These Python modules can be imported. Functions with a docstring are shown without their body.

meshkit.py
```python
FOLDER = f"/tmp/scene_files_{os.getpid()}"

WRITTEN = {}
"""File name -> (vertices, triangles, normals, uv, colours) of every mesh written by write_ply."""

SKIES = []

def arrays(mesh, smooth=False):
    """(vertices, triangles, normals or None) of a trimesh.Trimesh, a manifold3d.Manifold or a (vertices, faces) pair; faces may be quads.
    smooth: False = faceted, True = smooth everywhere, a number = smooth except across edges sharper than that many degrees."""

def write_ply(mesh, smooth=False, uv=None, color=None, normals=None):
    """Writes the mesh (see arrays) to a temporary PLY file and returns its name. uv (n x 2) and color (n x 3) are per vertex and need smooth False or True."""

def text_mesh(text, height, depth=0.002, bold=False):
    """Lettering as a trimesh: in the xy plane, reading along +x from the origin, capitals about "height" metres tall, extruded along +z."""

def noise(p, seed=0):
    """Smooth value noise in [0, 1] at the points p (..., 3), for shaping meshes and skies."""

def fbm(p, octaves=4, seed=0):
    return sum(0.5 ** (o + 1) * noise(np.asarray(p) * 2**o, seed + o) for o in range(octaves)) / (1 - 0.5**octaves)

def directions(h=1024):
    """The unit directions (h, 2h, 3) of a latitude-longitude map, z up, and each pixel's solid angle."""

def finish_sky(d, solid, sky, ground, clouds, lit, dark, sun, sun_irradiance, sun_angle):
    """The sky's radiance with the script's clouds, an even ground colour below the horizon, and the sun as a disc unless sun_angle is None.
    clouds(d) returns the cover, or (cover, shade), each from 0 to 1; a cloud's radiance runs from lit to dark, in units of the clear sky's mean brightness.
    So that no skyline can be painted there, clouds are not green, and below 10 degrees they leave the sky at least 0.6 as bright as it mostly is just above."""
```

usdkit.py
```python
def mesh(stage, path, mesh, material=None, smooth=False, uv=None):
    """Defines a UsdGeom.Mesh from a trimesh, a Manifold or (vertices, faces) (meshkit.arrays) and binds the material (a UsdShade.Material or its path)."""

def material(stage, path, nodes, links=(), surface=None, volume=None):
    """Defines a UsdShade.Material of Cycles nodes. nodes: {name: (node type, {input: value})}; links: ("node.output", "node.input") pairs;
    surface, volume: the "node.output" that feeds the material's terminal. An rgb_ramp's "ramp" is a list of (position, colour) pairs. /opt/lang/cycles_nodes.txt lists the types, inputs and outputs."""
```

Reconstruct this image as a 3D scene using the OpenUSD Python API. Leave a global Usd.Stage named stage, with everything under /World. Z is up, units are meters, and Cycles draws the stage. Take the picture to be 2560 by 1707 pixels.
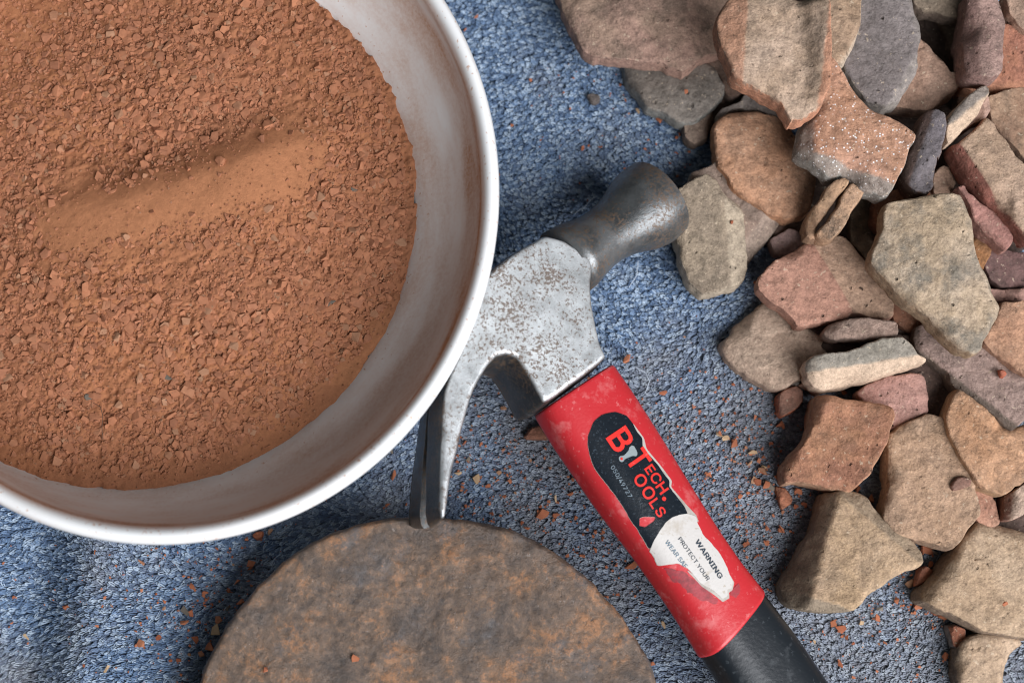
import math, random
import numpy as np, trimesh, shapely, usdkit, meshkit
from shapely.geometry import Polygon, Point
from scipy.spatial import Delaunay, cKDTree
from pxr import Usd, UsdGeom, UsdLux, UsdShade, Gf, Sdf, Vt

stage = Usd.Stage.CreateInMemory()
UsdGeom.SetStageUpAxis(stage, UsdGeom.Tokens.z)
UsdGeom.SetStageMetersPerUnit(stage, 1.0)
UsdGeom.Xform.Define(stage, '/World')
MM = 0.001
rng = np.random.default_rng(7)
random.seed(7)

# ------------------------------------------------------------------ camera (all lengths in mm until the meshes are written)
W_VIEW, DIST, TILT = 336.0, 500.0, math.radians(10)
cam = UsdGeom.Camera.Define(stage, '/World/camera')
CAMP = np.array([0, -DIST * math.sin(TILT), DIST * math.cos(TILT)])
cam.AddTranslateOp().Set(Gf.Vec3d(*(CAMP * MM)))
cam.AddRotateXOp().Set(math.degrees(TILT))
cam.CreateHorizontalApertureAttr(36.0)
cam.CreateVerticalApertureAttr(36.0 * 682 / 1024)
cam.CreateFocalLengthAttr(DIST * 36.0 / W_VIEW)
cam.CreateClippingRangeAttr(Gf.Vec2f(0.01, 100))
cam.CreateFStopAttr(8.0)
cam.CreateFocusDistanceAttr(0.468)
cam.CreateExposureAttr(0.0)

# ------------------------------------------------------------------ light: one large soft window lamp from lower right, weak room light
LDIR = np.array([0.66, -0.62, 0.0]); LDIR /= np.linalg.norm(LDIR)
ELEV = math.radians(43)
key = UsdLux.RectLight.Define(stage, '/World/window_light')
kp = np.array([LDIR[0] * math.cos(ELEV), LDIR[1] * math.cos(ELEV), math.sin(ELEV)]) * 1.3
m = Gf.Matrix4d(1.0)
zax = kp / np.linalg.norm(kp); xax = np.cross([0, 0, 1], zax); xax /= np.linalg.norm(xax); yax = np.cross(zax, xax)
m.SetRow(0, Gf.Vec4d(*xax, 0)); m.SetRow(1, Gf.Vec4d(*yax, 0)); m.SetRow(2, Gf.Vec4d(*zax, 0)); m.SetRow(3, Gf.Vec4d(*kp, 1))
key.AddTransformOp().Set(m)
key.CreateWidthAttr(1.25); key.CreateHeightAttr(1.0)
key.CreateIntensityAttr(9.5)
key.CreateColorAttr(Gf.Vec3f(0.985, 0.99, 1.03))
dome = UsdLux.DomeLight.Define(stage, '/World/room_light')
dm = usdkit.material(stage, '/World/Looks/room_light', {
    'b': ('background_shader', {'color': (0.86, 0.95, 1.0), 'strength': 0.10})}, [], surface='b.background')
UsdShade.MaterialBindingAPI.Apply(dome.GetPrim()).Bind(dm)

# ------------------------------------------------------------------ pixel -> point on a plane (photo pixels 2560 x 1707)
FPX = DIST * 2560 / W_VIEW
def ray(p):
    p = np.atleast_2d(np.asarray(p, float))
    x = (p[:, 0] - 1280) / FPX; y = -(p[:, 1] - 853.5) / FPX
    return np.c_[x, y * math.cos(TILT) + math.sin(TILT), y * math.sin(TILT) - math.cos(TILT)]
def on_z(p, z):
    d = ray(p); s = (np.asarray(z) - CAMP[2]) / d[:, 2]
    return CAMP + d * s[:, None]
def on_plane(p, o, n):
    d = ray(p); s = ((o - CAMP) @ n) / (d @ n)
    return CAMP + d * s[:, None]
REG = {'A': (1380, 0, 600 / 2352), 'B': (1960, 0, 600 / 2352), 'C': (1660, 350, 600 / 2352), 'E': (1960, 350, 600 / 2352),
       'F': (1760, 700, 800 / 2352), 'G': (1760, 1174, 800 / 2352), 'H': (960, 350, 800 / 2352), 'I': (960, 850, 600 / 1882),
       'J': (1280, 850, 800 / 1464), 'K': (1440, 1020, 460 / 1503), 'L': (0, 0, 2560 / 2352), 'M': (1500, 1040, 220 / 1568),
       'N': (1630, 1300, 230 / 1803), 'S': (0, 0, 1.0), 'Q': (480, 1240, 1200 / 2352), 'R': (0, 1240, 700 / 2352)}
def px(text):
    """'A 80,-20 95,80 B 20,1100' -> photo pixels."""
    out, reg = [], None
    for w in text.split():
        if w in REG: reg = REG[w]
        else:
            x, y = w.split(','); out.append((reg[0] + float(x) * reg[2], reg[1] + float(y) * reg[2]))
    return np.array(out)

# ------------------------------------------------------------------ scene helpers
_used = {}
def numbered(parent, name):
    k = (parent, name); n = _used.get(k, 0); _used[k] = n + 1
    return name if n == 0 else f'{name}_{n:03d}'
def tag(prim, label=None, cat=None, group=None, kind=None):
    for k, v in (('label', label), ('category', cat), ('group', group), ('kind', kind)):
        if v: prim.SetCustomDataByKey(k, v)
    return prim
def thing(name, label, cat, group=None, loc=(0, 0, 0)):
    x = UsdGeom.Xform.Define(stage, '/World/' + numbered('/World', name))
    if any(loc): x.AddTranslateOp().Set(Gf.Vec3d(*(np.asarray(loc, float) * MM)))
    return tag(x.GetPrim(), label, cat, group)
def obj(name, mesh, mat, parent=None, smooth=True, mask=None):
    base = str(parent.GetPath()) if parent is not None else '/World'
    v, f = (mesh.vertices, mesh.faces) if hasattr(mesh, 'vertices') else mesh
    path = base + '/' + numbered(base, name)
    g = usdkit.mesh(stage, path, (np.asarray(v) * MM, np.asarray(f)), mat, smooth=smooth)
    if mask is not None:
        UsdGeom.PrimvarsAPI(g).CreatePrimvar('mask', Sdf.ValueTypeNames.Color3fArray, 'vertex').Set(
            Vt.Vec3fArray.FromNumpy(np.asarray(mask, np.float32)))
    return g.GetPrim()
def fb(p, scale, oct=4, seed=0):
    p = np.asarray(p, float)
    if p.shape[-1] == 2: p = np.c_[p, np.zeros(len(p))]
    return meshkit.fbm(p * scale + 100.0, oct, seed) * 2 - 1
def sstep(x, a, b):
    t = np.clip((x - a) / (b - a), 0, 1); return t * t * (3 - 2 * t)

# ------------------------------------------------------------------ materials
def lin(c):
    if isinstance(c, str): c = [int(c[i:i + 2], 16) for i in (0, 2, 4)]
    c = np.asarray(c, float) / 255
    return tuple(np.where(c <= 0.04045, c / 12.92, ((c + 0.055) / 1.055) ** 2.4))
def mat(name, nodes, links):
    return usdkit.material(stage, '/World/Looks/' + name, nodes, links, surface='p.BSDF')

_nm = [0]
def clay(a, b, br, soot=0.35, pits=0.5, mica=0.0, sootc='4c463e', scale=1.0):
    """Fired clay: a and b in clouds, soot stains, dark pits, broken faces in br (where the mesh's mask says so), mica flecks."""
    _nm[0] += 1
    def cool(c):
        c = np.array([int(c[i:i + 2], 16) for i in (0, 2, 4)], float); g = c.mean()
        return '%02x%02x%02x' % tuple(int(round(v)) for v in np.clip((c * 0.82 + g * 0.18) * 1.03 + [4, 0, 2], 0, 255))
    a, b, br = cool(a), cool(b), cool(br)
    off = (float(rng.uniform(-9, 9)), float(rng.uniform(-9, 9)), float(rng.uniform(-9, 9)))
    N = {'g': ('geometry', {}), 'mp': ('mapping', {'location': off}),
         'n1': ('noise_texture', {'scale': 55.0 * scale, 'detail': 6.0, 'roughness': 0.62, 'distortion': 0.4}),
         'r1': ('rgb_ramp', {'ramp': [(0.34, lin(a)), (0.6, lin(b)), (0.72, tuple(0.82 * q for q in lin(b)))]}),
         'n2': ('noise_texture', {'scale': 95.0, 'detail': 7.0, 'roughness': 0.68}),
         'r2': ('rgb_ramp', {'ramp': [(0.46, (0, 0, 0)), (0.62, (soot, soot, soot))]}),
         'x2': ('mix_color', {'b': lin(sootc)}),
         'at': ('attribute', {'attribute': 'mask'}), 'sp': ('separate_color', {}),
         'n3': ('noise_texture', {'scale': 420.0, 'detail': 6.0, 'roughness': 0.7}),
         'ba': ('math', {'math_type': 'multiply_add', 'value2': 1.0, 'value3': -0.18}),
         'bm': ('math', {'math_type': 'add', 'use_clamp': True}),
         'n3m': ('math', {'math_type': 'multiply', 'value2': 0.35}),
         'xb': ('mix_color', {'b': lin(br)}),
         'vo': ('voronoi_texture', {'scale': 300.0, 'randomness': 1.0}),
         'vd': ('noise_texture', {'scale': 500.0, 'detail': 3.0}), 'va': ('vector_math', {'math_type': 'scale', 'scale': 0.0022}), 'vb': ('vector_math', {'math_type': 'add'}),
         'rp': ('rgb_ramp', {'ramp': [(0.08, (pits,) * 3), (0.19, (0, 0, 0))]}),
         'pw': ('noise_texture', {'scale': 120.0, 'detail': 2.0}),
         'rw': ('rgb_ramp', {'ramp': [(0.52, (0, 0, 0)), (0.6, (1, 1, 1))]}),
         'pm': ('math', {'math_type': 'multiply'}),
         'xp': ('mix_color', {'b': lin('2e251d')}),
         'v3': ('rgb_ramp', {'ramp': [(0.28, (0.55,) * 3), (0.5, (0.98,) * 3), (0.75, (1.32,) * 3)]}),
         'n6': ('noise_texture', {'scale': 620.0, 'detail': 4.0, 'roughness': 0.6}), 'r6': ('rgb_ramp', {'ramp': [(0.645, (0, 0, 0)), (0.67, (0.5,) * 3)]}), 'x6': ('mix_color', {'b': lin('cbb8a0')}),
         'r7': ('rgb_ramp', {'ramp': [(0.325, (0.45,) * 3), (0.35, (0, 0, 0))]}), 'x7': ('mix_color', {'b': lin('4a3d32')}),
         'n5': ('noise_texture', {'scale': 1400.0, 'detail': 3.0, 'roughness': 0.7}), 'v5': ('rgb_ramp', {'ramp': [(0.25, (0.72,) * 3), (0.75, (1.25,) * 3)]}), 'm5': ('mix_color', {'blend_type': 'multiply', 'fac': 1.0}),
         'mv': ('mix_color', {'blend_type': 'multiply', 'fac': 1.0}),
         'hb': ('noise_texture', {'scale': 330.0, 'detail': 6.0, 'roughness': 0.7}),
         'hs': ('math', {'math_type': 'multiply_add', 'value2': -0.9}),
         'bp': ('bump', {'strength': 0.85, 'distance': 0.0014}),
         'p': ('principled_bsdf', {'roughness': 0.82, 'specular_ior_level': 0.3})}
    K = [('g.position', 'mp.vector')] + [('mp.vector', t + '.vector') for t in ('n1', 'n2', 'n3', 'pw', 'hb', 'vd')] + [('vd.color', 'va.vector1'), ('va.vector', 'vb.vector1'), ('mp.vector', 'vb.vector2'), ('vb.vector', 'vo.vector'),
        ('n1.fac', 'r1.fac'), ('r1.color', 'x2.a'), ('n2.fac', 'r2.fac'), ('r2.color', 'x2.fac'),
        ('at.color', 'sp.color'), ('n3.fac', 'n3m.value1'), ('sp.r', 'ba.value1'), ('ba.value', 'bm.value1'), ('n3m.value', 'bm.value2'),
        ('x2.result', 'xb.a'), ('n3.fac', 'v3.fac'), ('vo.distance', 'rp.fac'), ('pw.fac', 'rw.fac'),
        ('rp.color', 'pm.value1'), ('rw.color', 'pm.value2'), ('pm.value', 'xp.fac'),
        ('xb.result', 'mv.a'), ('v3.color', 'mv.b'), ('mp.vector', 'n5.vector'), ('n5.fac', 'v5.fac'), ('mv.result', 'm5.a'), ('v5.color', 'm5.b'), ('mp.vector', 'n6.vector'), ('n6.fac', 'r6.fac'), ('n6.fac', 'r7.fac'), ('r6.color', 'x6.fac'), ('r7.color', 'x7.fac'), ('m5.result', 'x6.a'), ('x6.result', 'x7.a'), ('x7.result', 'xp.a'),
        ('hb.fac', 'hs.value3'), ('pm.value', 'hs.value1'), ('hs.value', 'bp.height'), ('bp.normal', 'p.normal')]
    # broken-face amount = mask.r roughened by fine noise
    N['bk'] = ('math', {'math_type': 'multiply', 'use_clamp': True})
    K += [('bm.value', 'bk.value1'), ('sp.r', 'bk.value2'), ('bk.value', 'xb.fac')]
    last = 'xp.result'
    if mica:
        N.update({'mo': ('voronoi_texture', {'scale': 850.0}), 'mr': ('rgb_ramp', {'ramp': [(0.16, (1, 1, 1)), (0.3, (0, 0, 0))]}),
                  'mn': ('noise_texture', {'scale': 620.0, 'detail': 3.0}), 'mt': ('rgb_ramp', {'ramp': [(0.46, (0, 0, 0)), (0.56, (1, 1, 1))]}),
                  'mw': ('math', {'math_type': 'multiply'}), 'mm': ('math', {'math_type': 'multiply', 'value2': float(mica)}), 'xm': ('mix_color', {'b': (0.9, 0.9, 0.9)})})
        K += [('mp.vector', 'mo.vector'), ('mp.vector', 'mn.vector'), ('mo.distance', 'mr.fac'), ('mn.fac', 'mt.fac'), ('mr.color', 'mw.value1'),
              ('mt.color', 'mw.value2'), ('mw.value', 'mm.value1'), ('mm.value', 'xm.fac'), ('xp.result', 'xm.a')]
        last = 'xm.result'
    K.append((last, 'p.base_color'))
    return mat(f'clay_{_nm[0]:02d}', N, K)

def chipmat(name, a, b, c):
    return mat(name, {'o': ('object_info', {}), 'g': ('geometry', {}), 'w': ('white_noise_texture', {'dimensions': '3D'}),
        'r': ('rgb_ramp', {'ramp': [(0.0, lin(a)), (0.55, lin(b)), (0.86, lin(b)), (1.0, lin(c))]}),
        'n': ('noise_texture', {'scale': 500.0, 'detail': 5.0, 'roughness': 0.65}), 'v': ('rgb_ramp', {'ramp': [(0.2, (0.72,) * 3), (0.8, (1.2,) * 3)]}),
        'm': ('mix_color', {'blend_type': 'multiply', 'fac': 1.0}), 'bp': ('bump', {'strength': 0.5, 'distance': 0.0004}),
        'p': ('principled_bsdf', {'roughness': 0.85, 'specular_ior_level': 0.25})},
        [('o.random', 'r.fac'), ('g.position', 'n.vector'), ('n.fac', 'v.fac'), ('r.color', 'm.a'), ('v.color', 'm.b'), ('m.result', 'p.base_color'),
         ('n.fac', 'bp.height'), ('bp.normal', 'p.normal')])
M_CHIP = chipmat('terracotta_chip', '8a5038', 'a8694c', '9c7a60')
M_GRIT = chipmat('crushed_grit', '9b684e', 'a66f51', 'a1795e')
M_GREYCHIP = chipmat('grey_chip', '5c564f', '6e665c', '807567')
M_CREAMCHIP = chipmat('cream_chip', 'a58a6b', 'b89c7c', 'c4ab8d')

M_POWDER = mat('powder', {'at': ('attribute', {'attribute': 'mask'}), 'sp': ('separate_color', {}), 'xf': ('mix_color', {'b': lin('ad7654')}), 'g': ('geometry', {}), 'n1': ('noise_texture', {'scale': 22.0, 'detail': 4.0}), 'n2': ('noise_texture', {'scale': 600.0, 'detail': 8.0, 'roughness': 0.8}),
    'r1': ('rgb_ramp', {'ramp': [(0.35, lin('9d6a4e')), (0.65, lin('aa7250'))]}), 'r2': ('rgb_ramp', {'ramp': [(0.25, (0.75,) * 3), (0.75, (1.18,) * 3)]}),
    'm': ('mix_color', {'blend_type': 'multiply', 'fac': 1.0}), 'bp': ('bump', {'strength': 0.6, 'distance': 0.0009}), 'p': ('principled_bsdf', {'roughness': 0.95, 'specular_ior_level': 0.1})},
    [('g.position', 'n1.vector'), ('g.position', 'n2.vector'), ('n1.fac', 'r1.fac'), ('n2.fac', 'r2.fac'), ('at.color', 'sp.color'), ('sp.r', 'xf.fac'), ('r1.color', 'xf.a'), ('xf.result', 'm.a'), ('r2.color', 'm.b'),
     ('m.result', 'p.base_color'), ('n2.fac', 'bp.height'), ('bp.normal', 'p.normal')])

# towel: dusty brown-grey patches over blue cotton
def cotton(name, dark, mid, light, dust):
    return mat(name, {'o': ('object_info', {}), 'g': ('geometry', {}),
        'r': ('rgb_ramp', {'ramp': [(0.0, lin(dark)), (0.5, lin(mid)), (1.0, lin(light))]}),
        'sx': ('separate_xyz', {}), 'gy': ('math', {'math_type': 'multiply_add', 'value2': -1.1}), 'gx': ('math', {'math_type': 'multiply_add', 'value2': 0.55}),
        'n': ('noise_texture', {'scale': 16.0, 'detail': 4.0, 'roughness': 0.6}), 'rn': ('rgb_ramp', {'ramp': [(0.45, (0, 0, 0)), (0.66, (dust,) * 3)]}),
        'x': ('mix_color', {'b': lin('91897f')}),
        'n2': ('noise_texture', {'scale': 3200.0, 'detail': 2.0}), 'r2': ('rgb_ramp', {'ramp': [(0.3, (0.7,) * 3), (0.7, (1.25,) * 3)]}),
        'm': ('mix_color', {'blend_type': 'multiply', 'fac': 1.0}),
        'p': ('principled_bsdf', {'roughness': 0.9, 'specular_ior_level': 0.15, 'sheen_weight': 0.25, 'sheen_roughness': 0.4})},
        [('o.random', 'r.fac'), ('g.position', 'n.vector'), ('g.position', 'sx.vector'), ('n.fac', 'gy.value3'), ('sx.y', 'gy.value1'), ('gy.value', 'gx.value3'), ('sx.x', 'gx.value1'), ('gx.value', 'rn.fac'), ('rn.color', 'x.fac'), ('r.color', 'x.a'), ('g.position', 'n2.vector'),
         ('n2.fac', 'r2.fac'), ('x.result', 'm.a'), ('r2.color', 'm.b'), ('m.result', 'p.base_color')])
M_LOOP = cotton('cotton_loop', '485c79', '6a82a0', 'a9bacb', 0.48)
M_CLOTH = cotton('cotton_base', '1f2c40', '28374c', '2f3f54', 0.3)
M_LINT = mat('lint', {'p': ('principled_bsdf', {'base_color': lin('b9c3cf'), 'roughness': 0.8})}, [])
M_HAIR = mat('fibre', {'p': ('principled_bsdf', {'base_color': lin('5a4436'), 'roughness': 0.5})}, [])

M_BOWL = mat('white_melamine', {'at': ('attribute', {'attribute': 'mask'}), 'sp': ('separate_color', {}), 'g': ('geometry', {}),
    'mp': ('mapping', {'scale': (0.45, 0.45, 2.2)}), 'n': ('noise_texture', {'scale': 60.0, 'detail': 5.0, 'roughness': 0.55}), 'rn': ('rgb_ramp', {'ramp': [(0.22, (0.0,) * 3), (0.66, (1.0,) * 3)]}),
    'n2': ('noise_texture', {'scale': 900.0, 'detail': 4.0, 'roughness': 0.7}), 'r2': ('rgb_ramp', {'ramp': [(0.35, (0.75,) * 3), (0.65, (1.1,) * 3)]}),
    'm1': ('math', {'math_type': 'multiply'}), 'm2': ('math', {'math_type': 'multiply', 'use_clamp': True}),
    'n3': ('noise_texture', {'scale': 650.0, 'detail': 2.0}), 'r3': ('rgb_ramp', {'ramp': [(0.62, (0.0,) * 3), (0.72, (0.8,) * 3)]}), 'm3': ('math', {'math_type': 'multiply', 'use_clamp': True}),
    'ad': ('math', {'math_type': 'maximum'}),
    'x': ('mix_color', {'a': (0.80, 0.82, 0.82), 'b': lin('b5835f')}),
    'rr': ('math', {'math_type': 'multiply_add', 'value2': 0.55, 'value3': 0.2}),
    'p': ('principled_bsdf', {'specular_ior_level': 0.5, 'coat_weight': 0.0})},
    [('at.color', 'sp.color'), ('g.position', 'mp.vector'), ('mp.vector', 'n.vector'), ('g.position', 'n2.vector'), ('g.position', 'n3.vector'), ('n.fac', 'rn.fac'), ('n2.fac', 'r2.fac'), ('n3.fac', 'r3.fac'),
     ('sp.r', 'm1.value1'), ('rn.color', 'm1.value2'), ('m1.value', 'm2.value1'), ('r2.color', 'm2.value2'), ('sp.g', 'm3.value1'), ('r3.color', 'm3.value2'),
     ('m2.value', 'ad.value1'), ('m3.value', 'ad.value2'), ('ad.value', 'x.fac'), ('ad.value', 'rr.value1'), ('rr.value', 'p.roughness'), ('x.result', 'p.base_color')])

M_STEEL = mat('worn_steel', {'at': ('attribute', {'attribute': 'mask'}), 'sp': ('separate_color', {}), 'g': ('geometry', {}),
    'n': ('noise_texture', {'scale': 1000.0, 'detail': 7.0, 'roughness': 0.78}), 'nb': ('noise_texture', {'scale': 70.0, 'detail': 4.0, 'roughness': 0.6}),
    'ns': ('math', {'math_type': 'multiply_add', 'value2': 0.42}),
    'rn': ('rgb_ramp', {'ramp': [(0.728, (0, 0, 0)), (0.785, (0.9,) * 3)]}),
    'tone': ('mix_color', {'a': (0.74, 0.77, 0.78), 'b': (0.06, 0.063, 0.063)}),
    'nd': ('noise_texture', {'scale': 110.0, 'detail': 8.0, 'roughness': 0.72}), 'rd': ('rgb_ramp', {'ramp': [(0.3, (0.42,) * 3), (0.5, (0.9,) * 3), (0.68, (1.2,) * 3)]}), 'md': ('mix_color', {'blend_type': 'multiply', 'fac': 1.0}),
    'x': ('mix_color', {'b': lin('5d4938')}), 'mt1': ('math', {'math_type': 'multiply_add', 'value2': 0.2, 'value3': 0.55}), 'mt2': ('math', {'math_type': 'multiply'}), 'inv': ('math', {'math_type': 'multiply_add', 'value2': -0.9, 'value3': 0.9}),
    'rg': ('math', {'math_type': 'multiply_add', 'value2': 0.3, 'value3': 0.3}),
    'bp': ('bump', {'strength': 0.5, 'distance': 0.0003}), 'p': ('principled_bsdf', {})},
    [('at.color', 'sp.color'), ('g.position', 'n.vector'), ('g.position', 'nb.vector'), ('g.position', 'nd.vector'), ('nb.fac', 'ns.value1'), ('n.fac', 'ns.value3'), ('ns.value', 'rn.fac'),
     ('sp.r', 'tone.fac'), ('tone.result', 'md.a'), ('nd.fac', 'rd.fac'), ('rd.color', 'md.b'), ('md.result', 'x.a'), ('rn.color', 'x.fac'), ('x.result', 'p.base_color'),
     ('rn.color', 'inv.value1'), ('sp.r', 'mt1.value1'), ('mt1.value', 'mt2.value1'), ('inv.value', 'mt2.value2'), ('mt2.value', 'p.metallic'), ('rn.color', 'rg.value1'), ('rg.value', 'p.roughness'), ('n.fac', 'bp.height'), ('bp.normal', 'p.normal')])

def plastic(name, base, worn, rough, thr, spec=0.5, wscale=130.0):
    return mat(name, {'g': ('geometry', {}), 'n': ('noise_texture', {'scale': wscale, 'detail': 7.0, 'roughness': 0.68}),
        'r': ('rgb_ramp', {'ramp': [(thr, (0, 0, 0)), (thr + 0.14, (0.7,) * 3)]}), 'x': ('mix_color', {'a': lin(base), 'b': lin(worn)}),
        'nq': ('noise_texture', {'scale': wscale * 4.5, 'detail': 4.0, 'roughness': 0.6}), 'rq': ('rgb_ramp', {'ramp': [(0.635, (0, 0, 0)), (0.66, (0.65,) * 3)]}), 'xq': ('mix_color', {'b': lin(worn)}),
        'nb': ('noise_texture', {'scale': 900.0, 'detail': 3.0}), 'ra': ('math', {'math_type': 'multiply_add', 'value2': 0.35, 'value3': rough}),
        'bp': ('bump', {'strength': 0.25, 'distance': 0.00025}), 'p': ('principled_bsdf', {'specular_ior_level': spec})},
        [('g.position', 'n.vector'), ('g.position', 'nb.vector'), ('n.fac', 'r.fac'), ('r.color', 'x.fac'), ('g.position', 'nq.vector'), ('nq.fac', 'rq.fac'), ('rq.color', 'xq.fac'), ('x.result', 'xq.a'), ('xq.result', 'p.base_color'), ('r.color', 'ra.value1'), ('ra.value', 'p.roughness'),
         ('nb.fac', 'bp.height'), ('bp.normal', 'p.normal')])
M_RED = plastic('red_fibreglass', 'b92a30', 'c96a6a', 0.36, 0.54)
M_GRIME = plastic('grime', '9a3038', '6e3a3c', 0.5, 0.46, wscale=260)
M_GRIP = plastic('black_rubber', '181d22', '3d4246', 0.34, 0.6)
M_STBLACK = plastic('sticker_black', '141b22', '46535e', 0.24, 0.62, wscale=300)
M_STWHITE = plastic('sticker_paper', 'c2beb9', 'a39786', 0.5, 0.55)
M_TORN = plastic('torn_paper', 'b0aaa2', '8a8278', 0.7, 0.5)
M_STRED = plastic('print_red', 'd8322c', 'd8605c', 0.3, 0.62)
M_PRINT = plastic('print_black', '1e2e3c', '3a4a58', 0.5, 0.7)
M_PRINTFADE = plastic('print_faded', '47687c', '7d929e', 0.5, 0.6)
M_SILVER = plastic('print_silver', '8b9698', '6b7678', 0.3, 0.6)
M_WHITEPR = plastic('print_white', '7f8f99', '4f5e69', 0.4, 0.45)

M_IRON = mat('rusty_iron', {'g': ('geometry', {}), 'n1': ('noise_texture', {'scale': 60.0, 'detail': 9.0, 'roughness': 0.76, 'distortion': 0.3}),
    'r1': ('rgb_ramp', {'ramp': [(0.30, lin('433d39')), (0.43, lin('5a4c42')), (0.53, lin('6e5a4a')), (0.62, lin('836349')), (0.72, lin('a06f45'))]}),
    'n2': ('noise_texture', {'scale': 420.0, 'detail': 8.0, 'roughness': 0.78}), 'r2': ('rgb_ramp', {'ramp': [(0.25, (0.5,) * 3), (0.75, (1.5,) * 3)]}),
    'm': ('mix_color', {'blend_type': 'multiply', 'fac': 1.0}),
    'n4': ('noise_texture', {'scale': 75.0, 'detail': 7.0, 'roughness': 0.7}), 'r4': ('rgb_ramp', {'ramp': [(0.54, (0, 0, 0)), (0.66, (0.75,) * 3)]}), 'x4': ('mix_color', {'b': lin('5f5c5c')}),
    'vc': ('voronoi_texture', {'scale': 900.0}), 'hv': ('separate_color', {}), 'rv': ('rgb_ramp', {'ramp': [(0.0, (0.7,) * 3), (0.8, (1.1,) * 3), (1.0, (1.7,) * 3)]}), 'mv': ('mix_color', {'blend_type': 'multiply', 'fac': 0.4}),
    'n3': ('noise_texture', {'scale': 150.0, 'detail': 5.0}), 'r3': ('rgb_ramp', {'ramp': [(0.35, (0.30,) * 3), (0.6, (0.75,) * 3)]}),
    'k1': ('noise_texture', {'scale': 420.0, 'detail': 8.0, 'roughness': 0.76}), 'q1': ('rgb_ramp', {'ramp': [(0.53, (0, 0, 0)), (0.60, (0.7,) * 3)]}), 'y1': ('mix_color', {'b': lin('a0714c')}),
    'ka': ('math', {'math_type': 'multiply_add', 'value2': 1.0}), 'kb': ('math', {'math_type': 'multiply', 'value2': 0.5}), 'q2': ('rgb_ramp', {'ramp': [(0.36, (0.7,) * 3), (0.39, (0, 0, 0))]}), 'y2': ('mix_color', {'b': lin('3a322e')}),
    'k3': ('noise_texture', {'scale': 520.0, 'detail': 4.0, 'roughness': 0.6}), 'q3': ('rgb_ramp', {'ramp': [(0.68, (0, 0, 0)), (0.70, (0.4,) * 3)]}), 'y3': ('mix_color', {'b': lin('9a9088')}),
    'bp': ('bump', {'strength': 0.7, 'distance': 0.0013}), 'p': ('principled_bsdf', {'specular_ior_level': 0.7, 'metallic': 0.1})},
    [('g.position', n + '.vector') for n in ('n1', 'n2', 'n3', 'n4')] + [('n1.fac', 'r1.fac'), ('n2.fac', 'r2.fac'), ('n4.fac', 'r4.fac'), ('r4.color', 'x4.fac'), ('r1.color', 'x4.a'),
     ('x4.result', 'm.a'), ('r2.color', 'm.b'), ('g.position', 'vc.vector'), ('vc.color', 'hv.color'), ('hv.r', 'rv.fac'), ('m.result', 'mv.a'), ('rv.color', 'mv.b'), ('g.position', 'k1.vector'), ('g.position', 'k3.vector'), ('n1.fac', 'ka.value1'), ('k1.fac', 'ka.value3'), ('ka.value', 'kb.value1'), ('kb.value', 'q1.fac'), ('k1.fac', 'q2.fac'), ('k3.fac', 'q3.fac'), ('q1.color', 'y1.fac'), ('q2.color', 'y2.fac'), ('q3.color', 'y3.fac'),
     ('mv.result', 'y1.a'), ('y1.result', 'y2.a'), ('y2.result', 'y3.a'), ('y3.result', 'p.base_color'),
     ('n3.fac', 'r3.fac'), ('r3.color', 'p.roughness'), ('n2.fac', 'bp.height'), ('bp.normal', 'p.normal')])

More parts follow.
